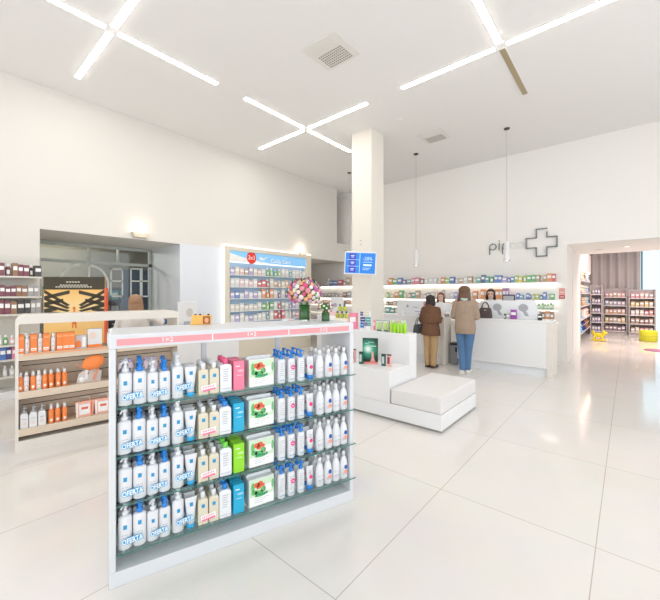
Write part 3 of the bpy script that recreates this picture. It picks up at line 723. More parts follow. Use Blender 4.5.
# orange disc float and gift bags
t = thing('beach_bat_bag', FB.at(.585, .05, ZB[1]+.001), FB.rz, label='clear beach bag with big orange disc and dangling straps on the middle beige shelf', cat='beach set')
dm = MB().lathe([(.001, 0), (.05, .004), (.105, .012), (.105, .02), (.05, .028), (.001, .03)], 28, sy=.72)
dm.xf(Matrix.Translation((.05, -.03, .215)) @ Matrix.Rotation(-.35, 4, 'Y') @ Matrix.Rotation(PI/2-.15, 4, 'X')); obj('disc', dm, ORANGE, t)
obj('disc_logo', MB().disc(.055, .225, .045, .02, -.048, 0, 12, .002).disc(.06, .222, .02, .01, -.051, 1, 10, .001), [LORANGE, TXTW], t)
obj('strap', MB().tube([(-.10, 0, .20), (-.04, -.01, .165), (.02, -.02, .13), (.0, -.02, .09)], .008, 6).tube([(.09, -.04, .15), (.07, -.03, .08), (.05, -.03, .02)], .012, 6), mat('strap_coral', (.88, .36, .22), .5), t)
obj('clear_bag', MB().prism([(-.10, 0), (.12, 0), (.13, .11), (.02, .16), (-.08, .10)], .0, .05), mat('clear_film', (.72, .66, .63), .15), t)
obj('bag_content', MB().ball((-.05, -.002, .035), (.03, .015, .03)).box(-.02, .0, -.003, 0, .03, .13).ball((.02, -.005, .12), (.03, .01, .02)), TXTW, t)
for k, s in enumerate((.56, .73)):
    t = thing('gift_bag', FB.at(s, .05, ZB[2]+.001), FB.rz, label='%s pink and white striped gift pack on the bottom beige shelf' % ('left' if k == 0 else 'right'), cat='gift pack', group='striped gift packs')
    obj('bag', MB().prism([(-.075, 0), (.075, 0), (.085, .16), (-.085, .16)], 0, .07).box(-.05, .045, -.001, 0, .02, .13, 1).box(-.03, .03, -.002, -.001, .075, .10, 2).box(-.075, -.06, -.001, 0, .0, .15, 1).box(.055, .068, -.001, 0, .0, .15, 2), [mat('gift_peach', (.90, .48, .38), .5), TXTW, mat('gift_red', (.85, .15, .08), .5)], t)
    obj('handle', MB().tube([(-.05, .03, .16), (-.04, .03, .2), (.04, .03, .2), (.05, .03, .16)], .004, 6), TXTW, t)

# ------------------------------------------------------------------ stepped centre island
t = thing('display_island', (-2.21, 3.7, 0), label='white stepped display island with tall back block and low plinth', cat='display island')
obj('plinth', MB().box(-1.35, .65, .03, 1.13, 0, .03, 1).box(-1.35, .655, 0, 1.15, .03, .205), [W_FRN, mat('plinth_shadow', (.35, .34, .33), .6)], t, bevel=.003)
obj('middle_block', MB().box(-1.35, 0, 0, .52, .206, .595), W_FRN, t, bevel=.004)
obj('tall_block', MB().box(-1.35, 0, .52, .72, .206, 1.0), W_FRN, t, bevel=.004)
t = thing('bench_cushion', (-2.2, 3.7, .206), label='pale fabric seat cushion on the low end of the white island', cat='cushion')
cm = MB().box(.005, .64, .005, 1.15, 0, .185)
cu = obj('cushion', cm, mat('cushion_fabric', (.77, .75, .74), .85, bump=.15, nscale=300), t, bevel=.018)
obj('piping', MB().tube([(.012, .008, .165), (.632, .008, .165), (.632, 1.14, .165)], .004, 6), mat('piping', (.70, .68, .66), .8), t)
IY = 4.30  # things on the tall block
def xi(px, y): return on_y(px, y)
# leaflet stand
x = xi(365.5, 4.32)
t = thing('leaflet_stand', (x, 4.32, 1.0), .35, label='stand of navy and teal leaflet tiles on the tall white block', cat='leaflet stand')
obj('back_board', MB().box(-.085, .085, .0, .01, 0, .275), W_PLAIN, t)
k = 0
for (a, b_, c, d, m_) in ((-.078, -.038, .21, .27, 'navy'), (-.033, .05, .20, .27, 'cream'), (-.078, .0, .12, .19, 'navy'), (.006, .078, .12, .19, 'teal'), (-.078, -.02, .03, .11, 'blue'), (-.015, .03, .06, .11, 'navy'), (.035, .078, .06, .11, 'teal')):
    obj('leaflet', MB().box(a, b_, -.004, -.0005, c, d).box(a+.01, b_-.01, -.005, -.004, (c+d)/2-.004, (c+d)/2+.004, 1), [mat('leaf_'+m_, tuple(v*.8+.02 for v in CN[m_]), .5), TXTW], t)
obj('card', MB().box(.015, .078, -.03, -.026, 0, .055), TXTW, t)
obj('foot', MB().box(-.085, .085, -.035, .02, -.0, .004), W_PLAIN, t)
# cream box sets + lime bottles + pinks
for k, px in enumerate((379, 386)):
    t = thing('hand_cream_set', (xi(px, 4.31), 4.31, 1.001), .3, label='%s clear-topped box with pale green cream tubes on the tall block' % ('left' if k == 0 else 'right'), cat='cream set', group='pale green cream sets')
    obj('carton', MB().box(-.042, .042, .0, .05, 0, .165), mat('pale_mint', (.70, .76, .66), .4), t)
    obj('lid_line', MB().box(-.043, .043, -.002, 0, .150, .158), mat('dark_teal', (.05, .12, .14), .4), t); obj('base_line', MB().box(-.035, .035, -.002, 0, 0, .018), mat('dark_teal', (0, 0, 0)), t)
    for x in (-.02, .02): obj('tube', MB().loft([(.02, x, -.006, .012, .006), (.06, x, -.006, .014, .006), (.12, x, -.004, .017, .003)], 10), mat('tube_green', (.52, .70, .22), .4), t)
lim = thing('lime_bottle', (0, 0, 0), cat='bottle')
LM = mat('lime_plastic', (.40, .78, .02), .25)
obj('bottle', MB().lathe([(.019, 0), (.021, .004), (.021, .11), (.016, .13), (.010, .136)], 14), LM, lim); obj('cap', MB().lathe([(.010, .136), (.010, .172), (.002, .175)], 10), mat('lime_cap_pale', (.55, .75, .35), .3), lim)
register(lim)
for k in range(5):
    px = 391.5+k*3.4; inst(lim, (xi(px, 4.27), 4.27, 1.001), 0, 'bright lime green bottle on the tall block, %s of five from the left' % ORD[k+1], 'lime bottles on the island')
for k in range(3): small_box((xi(392+k*5.4, 4.34), 4.34, 1.001), .2, .055, .03, .165, CN['white' if k != 1 else 'pale pink'], 'white carton behind the lime bottles, %s from the left' % ORD[k+1], 'cartons behind the lime bottles')
for px, nm in ((374.5, 'left of the cream sets'), (390.0, 'between cream sets and lime bottles')):
    small_box((xi(px, 4.36), 4.36, 1.001), .2, .022, .03, .15, CN['pink'], 'narrow pink carton on the tall block '+nm, 'narrow pink cartons')
small_box((xi(353.5, 4.34), 4.34, 1.001), .35, .12, .08, .24, CN['pink'], 'tall plain pink box on the tall block beside the leaflet stand', 'pink boxes on the island')
small_box((xi(333, 4.34), 4.34, 1.001), .35, .25, .08, .245, CN['pale pink'], 'wide pale pink box on the tall block behind the near gondola', 'pink boxes on the island')
yb = thing('nectar_bottle', (0, 0, 0), cat='bottle')
obj('bottle', MB().lathe([(.025, 0), (.03, .02), (.03, .055), (.014, .075)], 14), mat('amber_green', (.50, .55, .05), .25), yb); obj('cap', MB().lathe([(.016, .075), (.016, .105), (.002, .106)], 10), mat('dark_teal', (0, 0, 0)), yb); register(yb)
small_box((xi(342, 4.25), 4.25, 1.001), .35, .22, .09, .16, CN['cream'], 'cream riser box under the small yellow green bottles', 'risers on the island')
for k in range(3): inst(yb, (xi(337.5+k*4.5, 4.25), 4.25, 1.162), 0, 'small yellow green bottle with dark cap on the riser box, %s from the left' % ORD[k+1], 'yellow green bottles')
for k in range(2): inst(yb, (xi(340+k*4.6, 4.25), 4.25, 1.27), 0, 'small yellow green bottle stacked on top, %s one' % ['left', 'right'][k], 'yellow green bottles')
# middle block: green poster and packs
t = thing('counter_card', (xi(370.2, 3.97), 3.97, .596), .45, label='dark green glowing counter card with pink foot on the middle block', cat='counter card')
def glowmat():
    m = bpy.data.materials.new('green_burst_print'); m.use_nodes = True; nt = m.node_tree; b = nt.nodes['Principled BSDF']
    tc = nt.nodes.new('ShaderNodeTexCoord'); mp = nt.nodes.new('ShaderNodeMapping'); g = nt.nodes.new('ShaderNodeTexGradient'); g.gradient_type = 'SPHERICAL'
    mp.inputs['Location'].default_value = (.03/.15, 0, -.19/.15); mp.inputs['Scale'].default_value = (1/.15, 0, 1/.15)
    cr_ = nt.nodes.new('ShaderNodeValToRGB'); e = cr_.color_ramp.elements; e[0].color = (.01, .05, .035, 1); e[1].color = (.85, 1, .95, 1); x = e.new(.55); x.color = (.05, .40, .25, 1); e[2].position = .9
    nt.links.new(tc.outputs['Object'], mp.inputs[0]); nt.links.new(mp.outputs[0], g.inputs[0]); nt.links.new(g.outputs['Fac'], cr_.inputs[0]); nt.links.new(cr_.outputs[0], b.inputs['Base Color']); return m
obj('printed_board', MB().box(-.105, .105, 0, .008, 0, .34), glowmat(), t)
obj('lettering', MB().box(.0, .08, -.002, -.0005, .228, .236).box(-.07, -.02, -.002, -.0005, .262, .267).box(-.03, .05, -.002, -.0005, .282, .286), TXTW, t)
obj('pink_figure', MB().prism([(.0, .02), (.07, .02), (.05, .08), (.045, .15), (.03, .165), (.018, .15), (.02, .08)], -.003, -.0005), mat('figure_pink', (.85, .42, .38), .5), t)
obj('foot', MB().box(-.105, .105, -.05, .0, 0, .018), mat('coral_foot', (.90, .30, .26), .5), t)
def perfume(px, y, h, nm, side):
    t = thing('perfume_box', (xi(px, y), y, .596), .4, label=nm, cat='box', group='dark green and pink perfume boxes')
    obj('carton', MB().box(-.028, .028, 0, .04, 0, h).box(-.022, .008, -.001, 0, .03, h*.8, 1), [mat('bottle_green', (.02, .12, .08), .35), mat('silver_print', (.55, .62, .60), .3)] if side == 0 else [mat('figure_pink', (0, 0, 0)), mat('maroon_print', (.25, .04, .10), .4)], t)
    obj('lid', MB().box(-.029, .029, -.001, .041, h-.012, h), BLACK, t)
perfume(361.0, 3.84, .16, 'dark green perfume box left of the glowing counter card', 0)
perfume(383.5, 3.93, .15, 'dark green perfume box right of the glowing counter card', 0)
perfume(389, 3.95, .15, 'pink perfume box at the right end of the middle block', 1)
perfume(353.5, 3.90, .175, 'maroon and pink perfume box beside the near gondola', 1)
# monitor on the column
t = thing('wall_monitor', (0, 0, 0), label='blue information screen with white bezel fixed to the column', cat='monitor')
cd = 6.78; cxp = (360.3-330)/349*cd
t.location = (FX*cd+RX*cxp, FY*cd+RY*cxp, H_EYE+(293-263)*cd/349)
t.rotation_euler = (math.radians(0), math.radians(3.0), YAW-.22)
W2, H2 = .315, .225
obj('bezel', MB().box(-W2, W2, 0, .035, -H2, H2), W_PLAIN, t, bevel=.006)
sm_ = MB().box(-W2+.024, W2-.024, -.002, -.0005, -H2+.024, H2-.03)
sc_ = obj('screen', sm_, mat('screen_blue', (.01, .18, .60), .3, emit=(.01, .22, .75), estr=.2), t)
tl = MB()
for k in range(3): tl.box(-.22, -.09, -.0035, -.0022, -.185+k*.128, -.075+k*.128)
obj('screen_tiles', tl, mat('tile_purple', (.05, .04, .35), .3, emit=(.05, .04, .40), estr=.25), sc_)
tx = MB()
for k in range(2): tx.box(-.27, -.02, -.004, -.0022, -.068+k*.128, -.063+k*.128)
tx.box(-.016, -.008, -.004, -.0022, -.2, .19).box(.06, .22, -.004, -.0022, -.055, -.02)
tx.add(text('-20%', .09), (.14, -.003, .085)); 
for k in range(3): 
    tx.box(-.19, -.12, -.005, -.0036, -.125+k*.128, -.11+k*.128); tx.box(-.18, -.13, -.005, -.0036, -.15+k*.128, -.14+k*.128)
tx.box(.05, .23, -.004, -.0022, .015, .024).box(.05, .2, -.004, -.0022, -.1, -.092).box(.05, .17, -.004, -.0022, -.13, -.122)
obj('screen_text', tx, mat('screen_white', (.5, .6, .9), .3, emit=(.45, .6, 1), estr=.4), sc_)
obj('arm', MB().tube([(0, .03, 0), (.0, .25, 0)], .02, 8), GREYT, t)
obj('camera_dome', MB().ball((0, 0, 0), .035), BLACK, loc=(LX+.03, on_x(345.8, LX+.03), H_EYE+42*11.5/349), label='small black sensor on the wall beside the column', cat='sensor')
obj('wall_socket', MB().box(-.02, .02, -.006, 0, -.05, -.03).box(-.02, .02, -.006, 0, .03, .05), GREYT, loc=(on_y(360.8, 5.9), 5.9, H_EYE+50.5*7.2/349), label='pair of small grey fixings on the column above the screen', cat='fixing')

# ------------------------------------------------------------------ lit wall unit (oral care)
U0, U1 = 4.54, 7.42
FU = Frame(LX, U0, PI/2)
t = thing('lit_wall_unit', FU.at(0, 0, 0), PI/2, label='cream framed wall shelf unit with glowing edge and blue header', cat='shelf unit')
CR = mat('cream_unit', (.78, .72, .60), .4)
LU = U1-U0; D_ = -.10
obj('frame', MB().box(0, .13, D_, -.002, 0, 2.64).box(LU-.2, LU, D_, -.002, 0, 2.64).box(.13, LU-.2, D_, -.002, 2.55, 2.64).box(.13, LU-.2, D_, -.002, 0, .75), CR, t, bevel=.004)
obj('light_strip', MB().box(-.035, -.005, -.09, -.01, 0, 2.68).box(-.035, LU, -.09, -.01, 2.645, 2.68), emis('unit_glow', (1, .95, .85), .9), t)
obj('back_panel', MB().box(.13, LU-.2, -.012, -.003, .75, 2.3), mat('unit_back', (.36, .52, .68), .4), t)
def hdr():
    m = bpy.data.materials.new('header_print'); m.use_nodes = True; nt = m.node_tree; b = nt.nodes['Principled BSDF']
    b.inputs['Base Color'].default_value = (.22, .50, .80, 1); b.inputs['Emission Color'].default_value = (.22, .50, .85, 1); b.inputs['Emission Strength'].default_value = .25; return m
hd = obj('header', MB().box(.13, LU-.2, -.08, -.003, 2.30, 2.545), hdr(), t)
h1, h2 = .14, LU-.21
obj('swoosh', MB().prism([(h1, 2.302), (h1+1.6, 2.302), (h1+.9, 2.34), (h1+.45, 2.40), (h1, 2.49)], -.083, -.0805), TXTW, hd)
obj('round_badge', MB().disc(.76, 2.42, .14, .155, -.084, 0, 24, .004).add(text('2x3', .14), (.76, -.0895, 2.42), 1), [mat('badge_red', (.85, .05, .03), .4), TXTW], hd)
obj('header_text', MB().add(text('Cuida Care', .15, offset=.002), (1.72, -.082, 2.385)).add(text('oral', .06), (1.9, -.082, 2.49)), TXTW, hd)
obj('header_logo', MB().prism([(1.0, 2.40), (1.12, 2.37), (1.30, 2.49), (1.12, 2.43), (1.05, 2.47)], -.083, -.0805), TXTW, hd)
ZU = [1.99, 1.70, 1.42, 1.12, .86]
for z in ZU: obj('shelf', MB().box(.13, LU-.2, -.09, -.013, z-.018, z), W_COOL, t)
obj('under_light', MB().box(.14, LU-.21, -.05, -.02, 2.285, 2.297), emis('shelf_led', (.95, .95, 1), 1.5), t)
palU = [['lilac', 'cream', 'pale pink', 'tan', 'lilac', 'cream', 'pale pink', 'white', 'green', 'lime', 'green', 'lime', 'white', 'white', 'teal', 'white', 'white', 'white', 'white'],
        ['white', 'white', 'pale pink', 'white', 'pale pink', 'white', 'red', 'red', 'red', 'cream', 'tan', 'peach', 'cream', 'peach', 'lilac', 'peach', 'white', 'orange', 'white'],
        ['lilac', 'blue', 'white', 'lilac', 'white', 'lilac', 'white', 'orange', 'orange', 'orange', 'white', 'purple', 'white', 'navy', 'white', 'cream', 'white', 'cream', 'white'],
        ['white', 'cream', 'white', 'cream', 'white', 'cream', 'white', 'green', 'lime', 'green', 'white', 'red', 'grey', 'white', 'grey', 'lilac', 'white', 'grey', 'white'],
        ['white', 'lilac', 'white', 'white', 'lilac', 'white', 'white', 'white', 'teal', 'white', 'red', 'red', 'red', 'white', 'white', 'grey', 'pink', 'white', 'pink']]
for i, z in enumerate(ZU):
    n = len(palU[i]); st_ = (LU-.36)/n
    for k, c in enumerate(palU[i]):
        s = .15+st_*(k+.5); h = random.uniform(.13, .21) if k < 7 else random.uniform(.17, .235)
        lb = '%s oral care pack, lit wall unit, %s shelf, %s from left' % (c, ['top', 'second', 'third', 'fourth', 'lowest'][i], ORD[k+1])
        if k % 3 == 2 and k > 5 or (i == 0 and 8 <= k <= 11): small_bottle(FU.at(s, -.055, z+.001), PI/2, min(.075, st_*.7), h, tuple(.7*v+.2 for v in CN[c]), lb.replace('pack', 'bottle'), 'oral care products in the lit wall unit')
        else: small_box(FU.at(s, -.052, z+.001), PI/2, st_*.86, .06, h, tuple(.7*v+.2 for v in CN[c]), lb, 'oral care products in the lit wall unit')
# recess beside it: dark doorway strip
ya, yb_ = on_x(309.5, -9.15), on_x(318, -9.15)
struct('door_1', MB().box(-9.148, -9.13, ya-.6, min(9.25, yb_), 0, 2.35), mat('dark_door', (.16, .15, .13), .5))

# ------------------------------------------------------------------ back wall shelving
SY = BY-.30
t = thing('back_wall_shelving', (0, BY, 0), label='long white wall shelving with glowing strip behind the counters', cat='shelf unit')
segs = [(-9.1, -5.75), (-5.70, -1.20)]
ZK = [1.80, 1.40, 1.19, .92]
SB = mat('shelf_board', (.80, .78, .74), .4)
for (a, b_) in segs:
    for z in ZK:
        obj('shelf', MB().box(a, b_, -.30, -.003, z-.025, z), SB, t)
        obj('light_strip', MB().box(a, b_, -.055, -.03, z-.045, z-.027), LED if z > 1.3 else emis('led_dim', (1, .93, .82), 2.0), t)
def soft(c): return tuple(.72*v+.16 for v in CN[c])
def fill(y, z, px0, px1, seq, hr, group, where, wpx=3.4, bottles=()):
    px = px0; k = 0
    while px < px1-1:
        c = seq[min(len(seq)-1, int((px-px0)/(px1-px0)*len(seq)))]
        w_ = random.uniform(wpx*.8, wpx*1.25); x0, x1 = on_y(px, y), on_y(min(px+w_, px1), y)
        h = random.uniform(*hr); k += 1
        lb = '%s product %s, %s from the left' % (c, where, ORD[k] if k < 41 else str(k)+'th')
        if k % 4 in bottles: small_bottle(((x0+x1)/2, y, z+.001), 0, (x1-x0)*.8, h*1.05, soft(c), lb.replace('product', 'bottle'), group)
        else: small_box(((x0+x1)/2, y, z+.001), 0, (x1-x0)*.9, .12, h, soft(c), lb, group)
        px += w_
g = 'products on the back wall shelves'
fill(9.1, 1.80, 386, 556, ['orange', 'blue', 'green', 'blue', 'purple', 'teal', 'teal', 'pink', 'pink', 'brown', 'white', 'white', 'white', 'white', 'white', 'peach', 'orange', 'lime', 'blue', 'white', 'white', 'tan', 'white', 'tan', 'cream', 'cream', 'teal', 'navy', 'teal', 'green', 'green', 'blue', 'blue', 'lilac', 'blue', 'lilac', 'blue', 'lime', 'yellow', 'lime', 'green', 'green', 'tan', 'tan', 'cream', 'tan', 'orange', 'red', 'orange'], (.13, .2), g, 'on the top back wall shelf', 4.2, (1,))
fill(9.1, 1.40, 386, 445, ['lime', 'cream', 'orange', 'green', 'cream', 'tan', 'teal', 'tan', 'pale pink', 'grey', 'cream', 'pale pink', 'cream', 'grey'], (.16, .24), g, 'on the lit second back wall shelf, left part', 4, (1, 2))
fill(9.1, 1.40, 447, 480, ['white', 'lilac', 'purple', 'white', 'peach', 'white', 'orange', 'white'], (.14, .22), g, 'on the lit second shelf behind the customers', 4, (1,))
fill(9.1, 1.40, 481, 503, ['orange', 'orange', 'orange'], (.22, .24), g, 'in the orange group on the second back shelf', 5)
fill(9.1, 1.40, 503, 509, ['purple', 'purple'], (.26, .27), g, 'in the purple group on the second back shelf', 3.2)
fill(9.1, 1.40, 509, 531, ['lilac', 'blue', 'sky blue', 'white', 'blue'], (.1, .17), g, 'in the blue group on the second back shelf', 3.5, (1,))
fill(9.1, 1.40, 532, 555, ['yellow', 'lime', 'blue', 'blue', 'white', 'green', 'white'], (.12, .2), g, 'at the right end of the second back shelf', 3.5, (1, 3))
fill(9.1, 1.19, 386, 410, ['brown', 'peach', 'teal', 'orange', 'teal'], (.09, .14), g, 'on the third back shelf, left end', 4.2, (1,))
fill(9.1, 1.19, 410, 500, ['pink', 'red', 'pale pink', 'tan', 'white', 'brown', 'white', 'peach'], (.09, .14), g, 'on the third back shelf, middle part', 5, (1,))
fill(9.1, 1.19, 500, 533, ['tan', 'pink', 'pale pink', 'red', 'white'], (.09, .14), g, 'on the third back shelf behind the cashier', 5, (1,))
fill(9.1, 1.19, 534, 554, ['green', 'green', 'green'], (.13, .17), g, 'in the green bottle group, right end', 3.2, (0, 1, 2, 3))
fill(9.1, .92, 534, 554, ['tan', 'brown', 'orange', 'brown'], (.20, .225), g, 'on the lowest back shelf, right end', 5.5)
fill(9.1, .92, 386, 402, ['teal', 'tan', 'lime'], (.14, .22), g, 'on the lowest back shelf, left end', 4.2)
g = 'products on the recess shelves left of the column'
fill(9.1, 1.80, 326, 352, ['white', 'blue', 'blue', 'red', 'tan', 'grey', 'tan', 'lime'], (.15, .26), g, 'on the top recess shelf', 4, (1,))
fill(9.1, 1.40, 322, 352, ['grey', 'tan', 'grey', 'pale pink', 'brown', 'grey'], (.12, .2), g, 'on the lit recess shelf', 3.6, (1,))
fill(9.1, 1.19, 322, 352, ['cream', 'tan', 'brown', 'peach'], (.09, .14), g, 'on the lower recess shelf', 4, (1,))
# desk screen seen left of the column
t = thing('screen_panel', (on_y(336, 7.4), 7.4, 0), .3, label='white screen panel on a desk left of the column', cat='panel')
obj('panel', MB().box(-.16, .22, 0, .03, .95, 1.44), W_FRN, t, bevel=.004); obj('panel_logo', MB().disc(-.02, 1.22, .05, .06, -.001), GREYT, t)
obj('desk', MB().box(-.6, .6, .05, .5, 0, .95), W_FRN, t, bevel=.004)
# wall logo: pipco + cross
t = thing('wall_sign', (0, BY, 0), label='thin dark metal outlined cross on the back wall', cat='wall sign')
LM2 = mat('sign_metal', (.17, .19, .20), .4, metal=.3)
pts = [(-1.62, 3.03), (-1.41, 3.03), None, (-1.41, 2.94), (-1.41, 2.83), (-1.215, 2.83), (-1.215, 2.60), (-1.41, 2.60), (-1.41, 2.40), (-1.62, 2.40), (-1.62, 2.60), (-1.83, 2.60), (-1.83, 2.83), (-1.62, 2.83), (-1.62, 3.03)]
cm = MB()
for a, b_ in zip(pts, pts[1:]):
    if a and b_:
        x0, x1 = sorted((a[0], b_[0])); z0, z1 = sorted((a[1], b_[1])); e = .009
        cm.box(x0-e, x1+e, -.05, -.002, z0-e, z1+e)
obj('cross_outline', cm, LM2, t)
t = thing('wall_sign', (0, BY, 0), label='lettering pipco in thin lower-case letters left of the cross', cat='wall sign')
def letter(mb, kind, x, z, r=.085, w=.02):
    def arc(a0, a1, n=14):
        for k in range(n):
            a, b_ = math.radians(a0+(a1-a0)*k/n), math.radians(a0+(a1-a0)*(k+1)/n)
            mb.prism([(x+(r-w)*math.cos(a), z+(r-w)*math.sin(a)), (x+r*math.cos(a), z+r*math.sin(a)), (x+r*math.cos(b_), z+r*math.sin(b_)), (x+(r-w)*math.cos(b_), z+(r-w)*math.sin(b_))], -.03, -.002)
    if kind == 'p': arc(-145, 160); mb.box(x-r-.004, x-r+w-.004, -.03, -.002, z-.19, z+.02)
    if kind == 'i': mb.box(x-w/2, x+w/2, -.03, -.002, z-r, z+r); mb.box(x-w/2, x+w/2, -.03, -.002, z+.12, z+.145)
    if kind == 'c': arc(45, 315)
    if kind == 'o': arc(0, 360, 18)
for ch, lx, lr, lmt in (('p', -2.57, .085, LM2), ('i', -2.425, .085, LM2), ('p', -2.27, .085, LM2), ('c', -2.11, .075, None), ('o', -1.955, .075, None)):
    lm = MB(); letter(lm, ch, lx, 2.70, lr); obj('letter', lm, lmt or mat('sign_pale', (.84, .84, .86), .2), t)
# small red sign on wall, socket
t = thing('door_sign', (on_y(562, BY), BY, 0), label='small red and white notice on the wall by the passage', cat='notice')
obj('plate', MB().box(-.055, .055, -.01, -.001, 1.44, 1.66), mat('notice_pink', (.85, .40, .36), .5), t); obj('lower_plate', MB().box(-.055, .055, -.012, -.001, 1.42, 1.5), mat('notice_red', (.55, .08, .10), .5), t)
obj('notice_text', MB().box(-.035, .035, -.0125, -.0102, 1.56, 1.575).box(-.035, .035, -.014, -.0122, 1.455, 1.47), TXTW, t)

# ------------------------------------------------------------------ counters
def counter(x0, x1, y0, label, d=.55, h=1.04):
    t = thing('service_counter', (x0, y0, 0), label=label, cat='counter')
    L = x1-x0
    obj('front_panel', MB().box(0, L-.09, .0, .03, .17, h-.035), W_FRN, t, bevel=.002)
    obj('kick_panel', MB().box(0, L-.09, .05, .08, 0, .17), W_COOL, t)
    obj('countertop', MB().box(0, L, -.004, d, h-.034, h), W_FRN, t, bevel=.003)
    obj('end_panel', MB().box(L-.089, L, .0, d, 0, h-.035), mat('end_panel_cream', (.80, .75, .68), .35), t, bevel=.002)
    obj('left_panel', MB().box(0, .05, .081, d, 0, h-.035), W_FRN, t)
    return t
counter(-2.74, -1.03, 7.36, 'white service counter on the right, beside the passage')
counter(-4.9, -3.0, 7.27, 'white service counter on the left, behind the island', .4)
# waste bin between counters
t = thing('waste_bin', (-2.87, 7.60, 0), label='grey bin with black lid between the two counters', cat='bin')
obj('bin_body', MB().rrect([(.08, .10, 0), (.09, .11, .42)], cr=.3), mat('bin_grey', (.32, .34, .36), .4), t); obj('lid', MB().rrect([(.095, .115, .42), (.095, .115, .455), (.08, .10, .47)], cr=.3), BLACK, t); obj('label_patch', MB().box(.03, .07, -.1145, -.108, .28, .38), BLACK, t)
# screens on counters
t = thing('counter_screen', (0, 7.62, 1.041), 0, label='white leaning screen panel on the left counter', cat='panel')
xa, xb = on_y(397, 7.5), on_y(423, 7.5)
t.location.y = 7.5
obj('panel', MB().box(xa, xb, 0, .02, 0, .34), W_COOL, t, bevel=.003)
for pp in (MB().disc(xa+.42*(xb-xa), .20, .03, .035, -.0005), MB().box(xa+.62*(xb-xa), xa+.8*(xb-xa), -.002, -.0005, .17, .185), MB().box(xa+.7*(xb-xa), xa+.85*(xb-xa), -.002, -.0005, .07, .085)):
    obj('print', pp, mat('print_bluegrey', (.30, .36, .50), .5), t)
t = thing('counter_screen', (0, 7.62, 1.041), 0, label='white slanted-end screen panel on the right counter, printed with round heads', cat='panel')
xa, xb, xc = on_y(490, 7.62), on_y(535, 7.62), on_y(541.5, 7.62)
obj('panel', MB().prism([(xa, 0), (xc, 0), (xb, .36), (xa, .36)], 0, .02), W_COOL, t)
for px in (497, 523):
    x = on_y(px, 7.6); obj('round_print', MB().disc(x, .22, .085, .075, -.0005, 0, 18).prism([(x+.03, .06), (x+.10, .06), (x+.04, .17), (x-.02, .17)], -.002, -.0005), mat('print_grey', (.42, .44, .48), .5), t)
yC = 7.52
def cb(px, y, w, h, c, lb, z=1.041, d=.05, bottle=False):
    if bottle: small_bottle((on_y(px, y), y, z), 0, w, h, CN[c], lb, 'small goods on the right counter')
    else: small_box((on_y(px, y), y, z), 0, w, d, h, CN[c], lb, 'small goods on the right counter')
cb(513.7, yC, .10, .18, 'purple', 'purple box standing on the right counter between the round prints')
cb(508.3, yC, .06, .10, 'grey', 'small grey box left of the purple box on the right counter')
cb(505, yC, .04, .13, 'black', 'small black bottle on the right counter', bottle=True)
cb(509, yC+.06, .16, .06, 'grey', 'flat grey tray on the right counter')
cb(540, yC, .07, .11, 'black', 'small dark terminal at the right end of the counter')
t = thing('cash_terminal', (on_y(508.5, 7.9), 7.9, 1.041), 0, label='small black customer display above the white screen panel', cat='display')
obj('display_head', MB().box(-.12, .12, 0, .03, .33, .47), BLACK, t, bevel=.004); obj('display_face', MB().box(-.1, .1, -.002, -.0005, .35, .45), GREYT, t); obj('display_post', MB().tube([(0, .015, 0), (0, .015, .34)], .012), BLACK, t)
g = 'counter goods on the left counter'
for k, (px, w, h, c) in enumerate(((425, .05, .2, 'brown'), (420, .06, .09, 'lilac'), (447, .07, .05, 'black'), (403, .05, .12, 'white'))):
    small_box((on_y(px, 7.42), 7.42, 1.041), 0, w, .04, h, CN[c], '%s item on the left counter, %s of four' % (c, ORD[k+1]), g)
# left service desk with monitor
t = thing('service_desk', (-6.1, 2.2, 0), label='white desk behind the orange gondola, under the glazed opening', cat='desk')
obj('desk_body', MB().box(0, .5, .1, 1.7, 0, .9), W_FRN, t); obj('desk_top', MB().box(-.02, .52, .05, 1.75, .9, .94), W_FRN, t, bevel=.004)
t = thing('desktop_monitor', (-5.82, 3.0, .941), math.radians(100), label='white desktop monitor seen from behind with round grey mark', cat='monitor')
obj('monitor_back', MB().prism([(-.2, .12), (.2, .12), (.19, .46), (-.19, .46)], -.02, .015), W_PLAIN, t, bevel=.006)
obj('back_mark', MB().disc(.03, .27, .07, .075, -.0205), mat('mark_grey', (.60, .58, .55), .4), t)
obj('stand', MB().prism([(-.08, 0), (.08, 0), (.05, .14), (-.05, .14)], 0, .012).box(-.1, .1, -.08, .1, 0, .008), GREYT, t)

# ------------------------------------------------------------------ toy room
def toy_unit(x0, x1, y, hgt, nm, rz=0):
    t = thing('toy_shelf_unit', (x0, y, 0), 0, label=nm, cat='shelf unit')
    w = x1-x0; GM = mat('unit_grey', (.45, .42, .42), .5)
    obj('side_panel', MB().box(0, .04, 0, .35, 0, hgt), GM, t); obj('side_panel', MB().box(w-.04, w, 0, .35, 0, hgt), GM, t)
    obj('back_panel', MB().box(.04, w-.04, .33, .35, 0, hgt), mat('unit_back_grey', (.50, .46, .47), .6), t)
    zs = [.12+k*(hgt-.12)/5 for k in range(5)]
    for z in zs: obj('shelf', MB().box(.04, w-.04, -.01, .33, z-.03, z), mat('unit_white', (.72, .68, .68), .4), t)
    obj('base', MB().box(.0, w, .02, .33, 0, .085), GM, t)
    return zs
pal = [['maroon', 'maroon', 'navy', 'maroon', 'navy'], ['yellow', 'tan', 'cream', 'cream', 'yellow'], ['peach', 'orange', 'peach', 'tan', 'peach'], ['sky blue', 'grey', 'sky blue', 'lilac', 'grey'], ['pink', 'peach', 'tan', 'peach', 'pink']]
units = [(-.75, -.35, 16.4, 1.85, 'narrow grey toy shelf unit nearest the passage wall', 'left'), (-.28, .62, 17.0, 1.72, 'middle grey shelf unit of baby jars in the toy room', 'middle'), (.68, 1.42, 16.9, 1.68, 'right-hand grey shelf unit in front of the sheer window', 'right')]
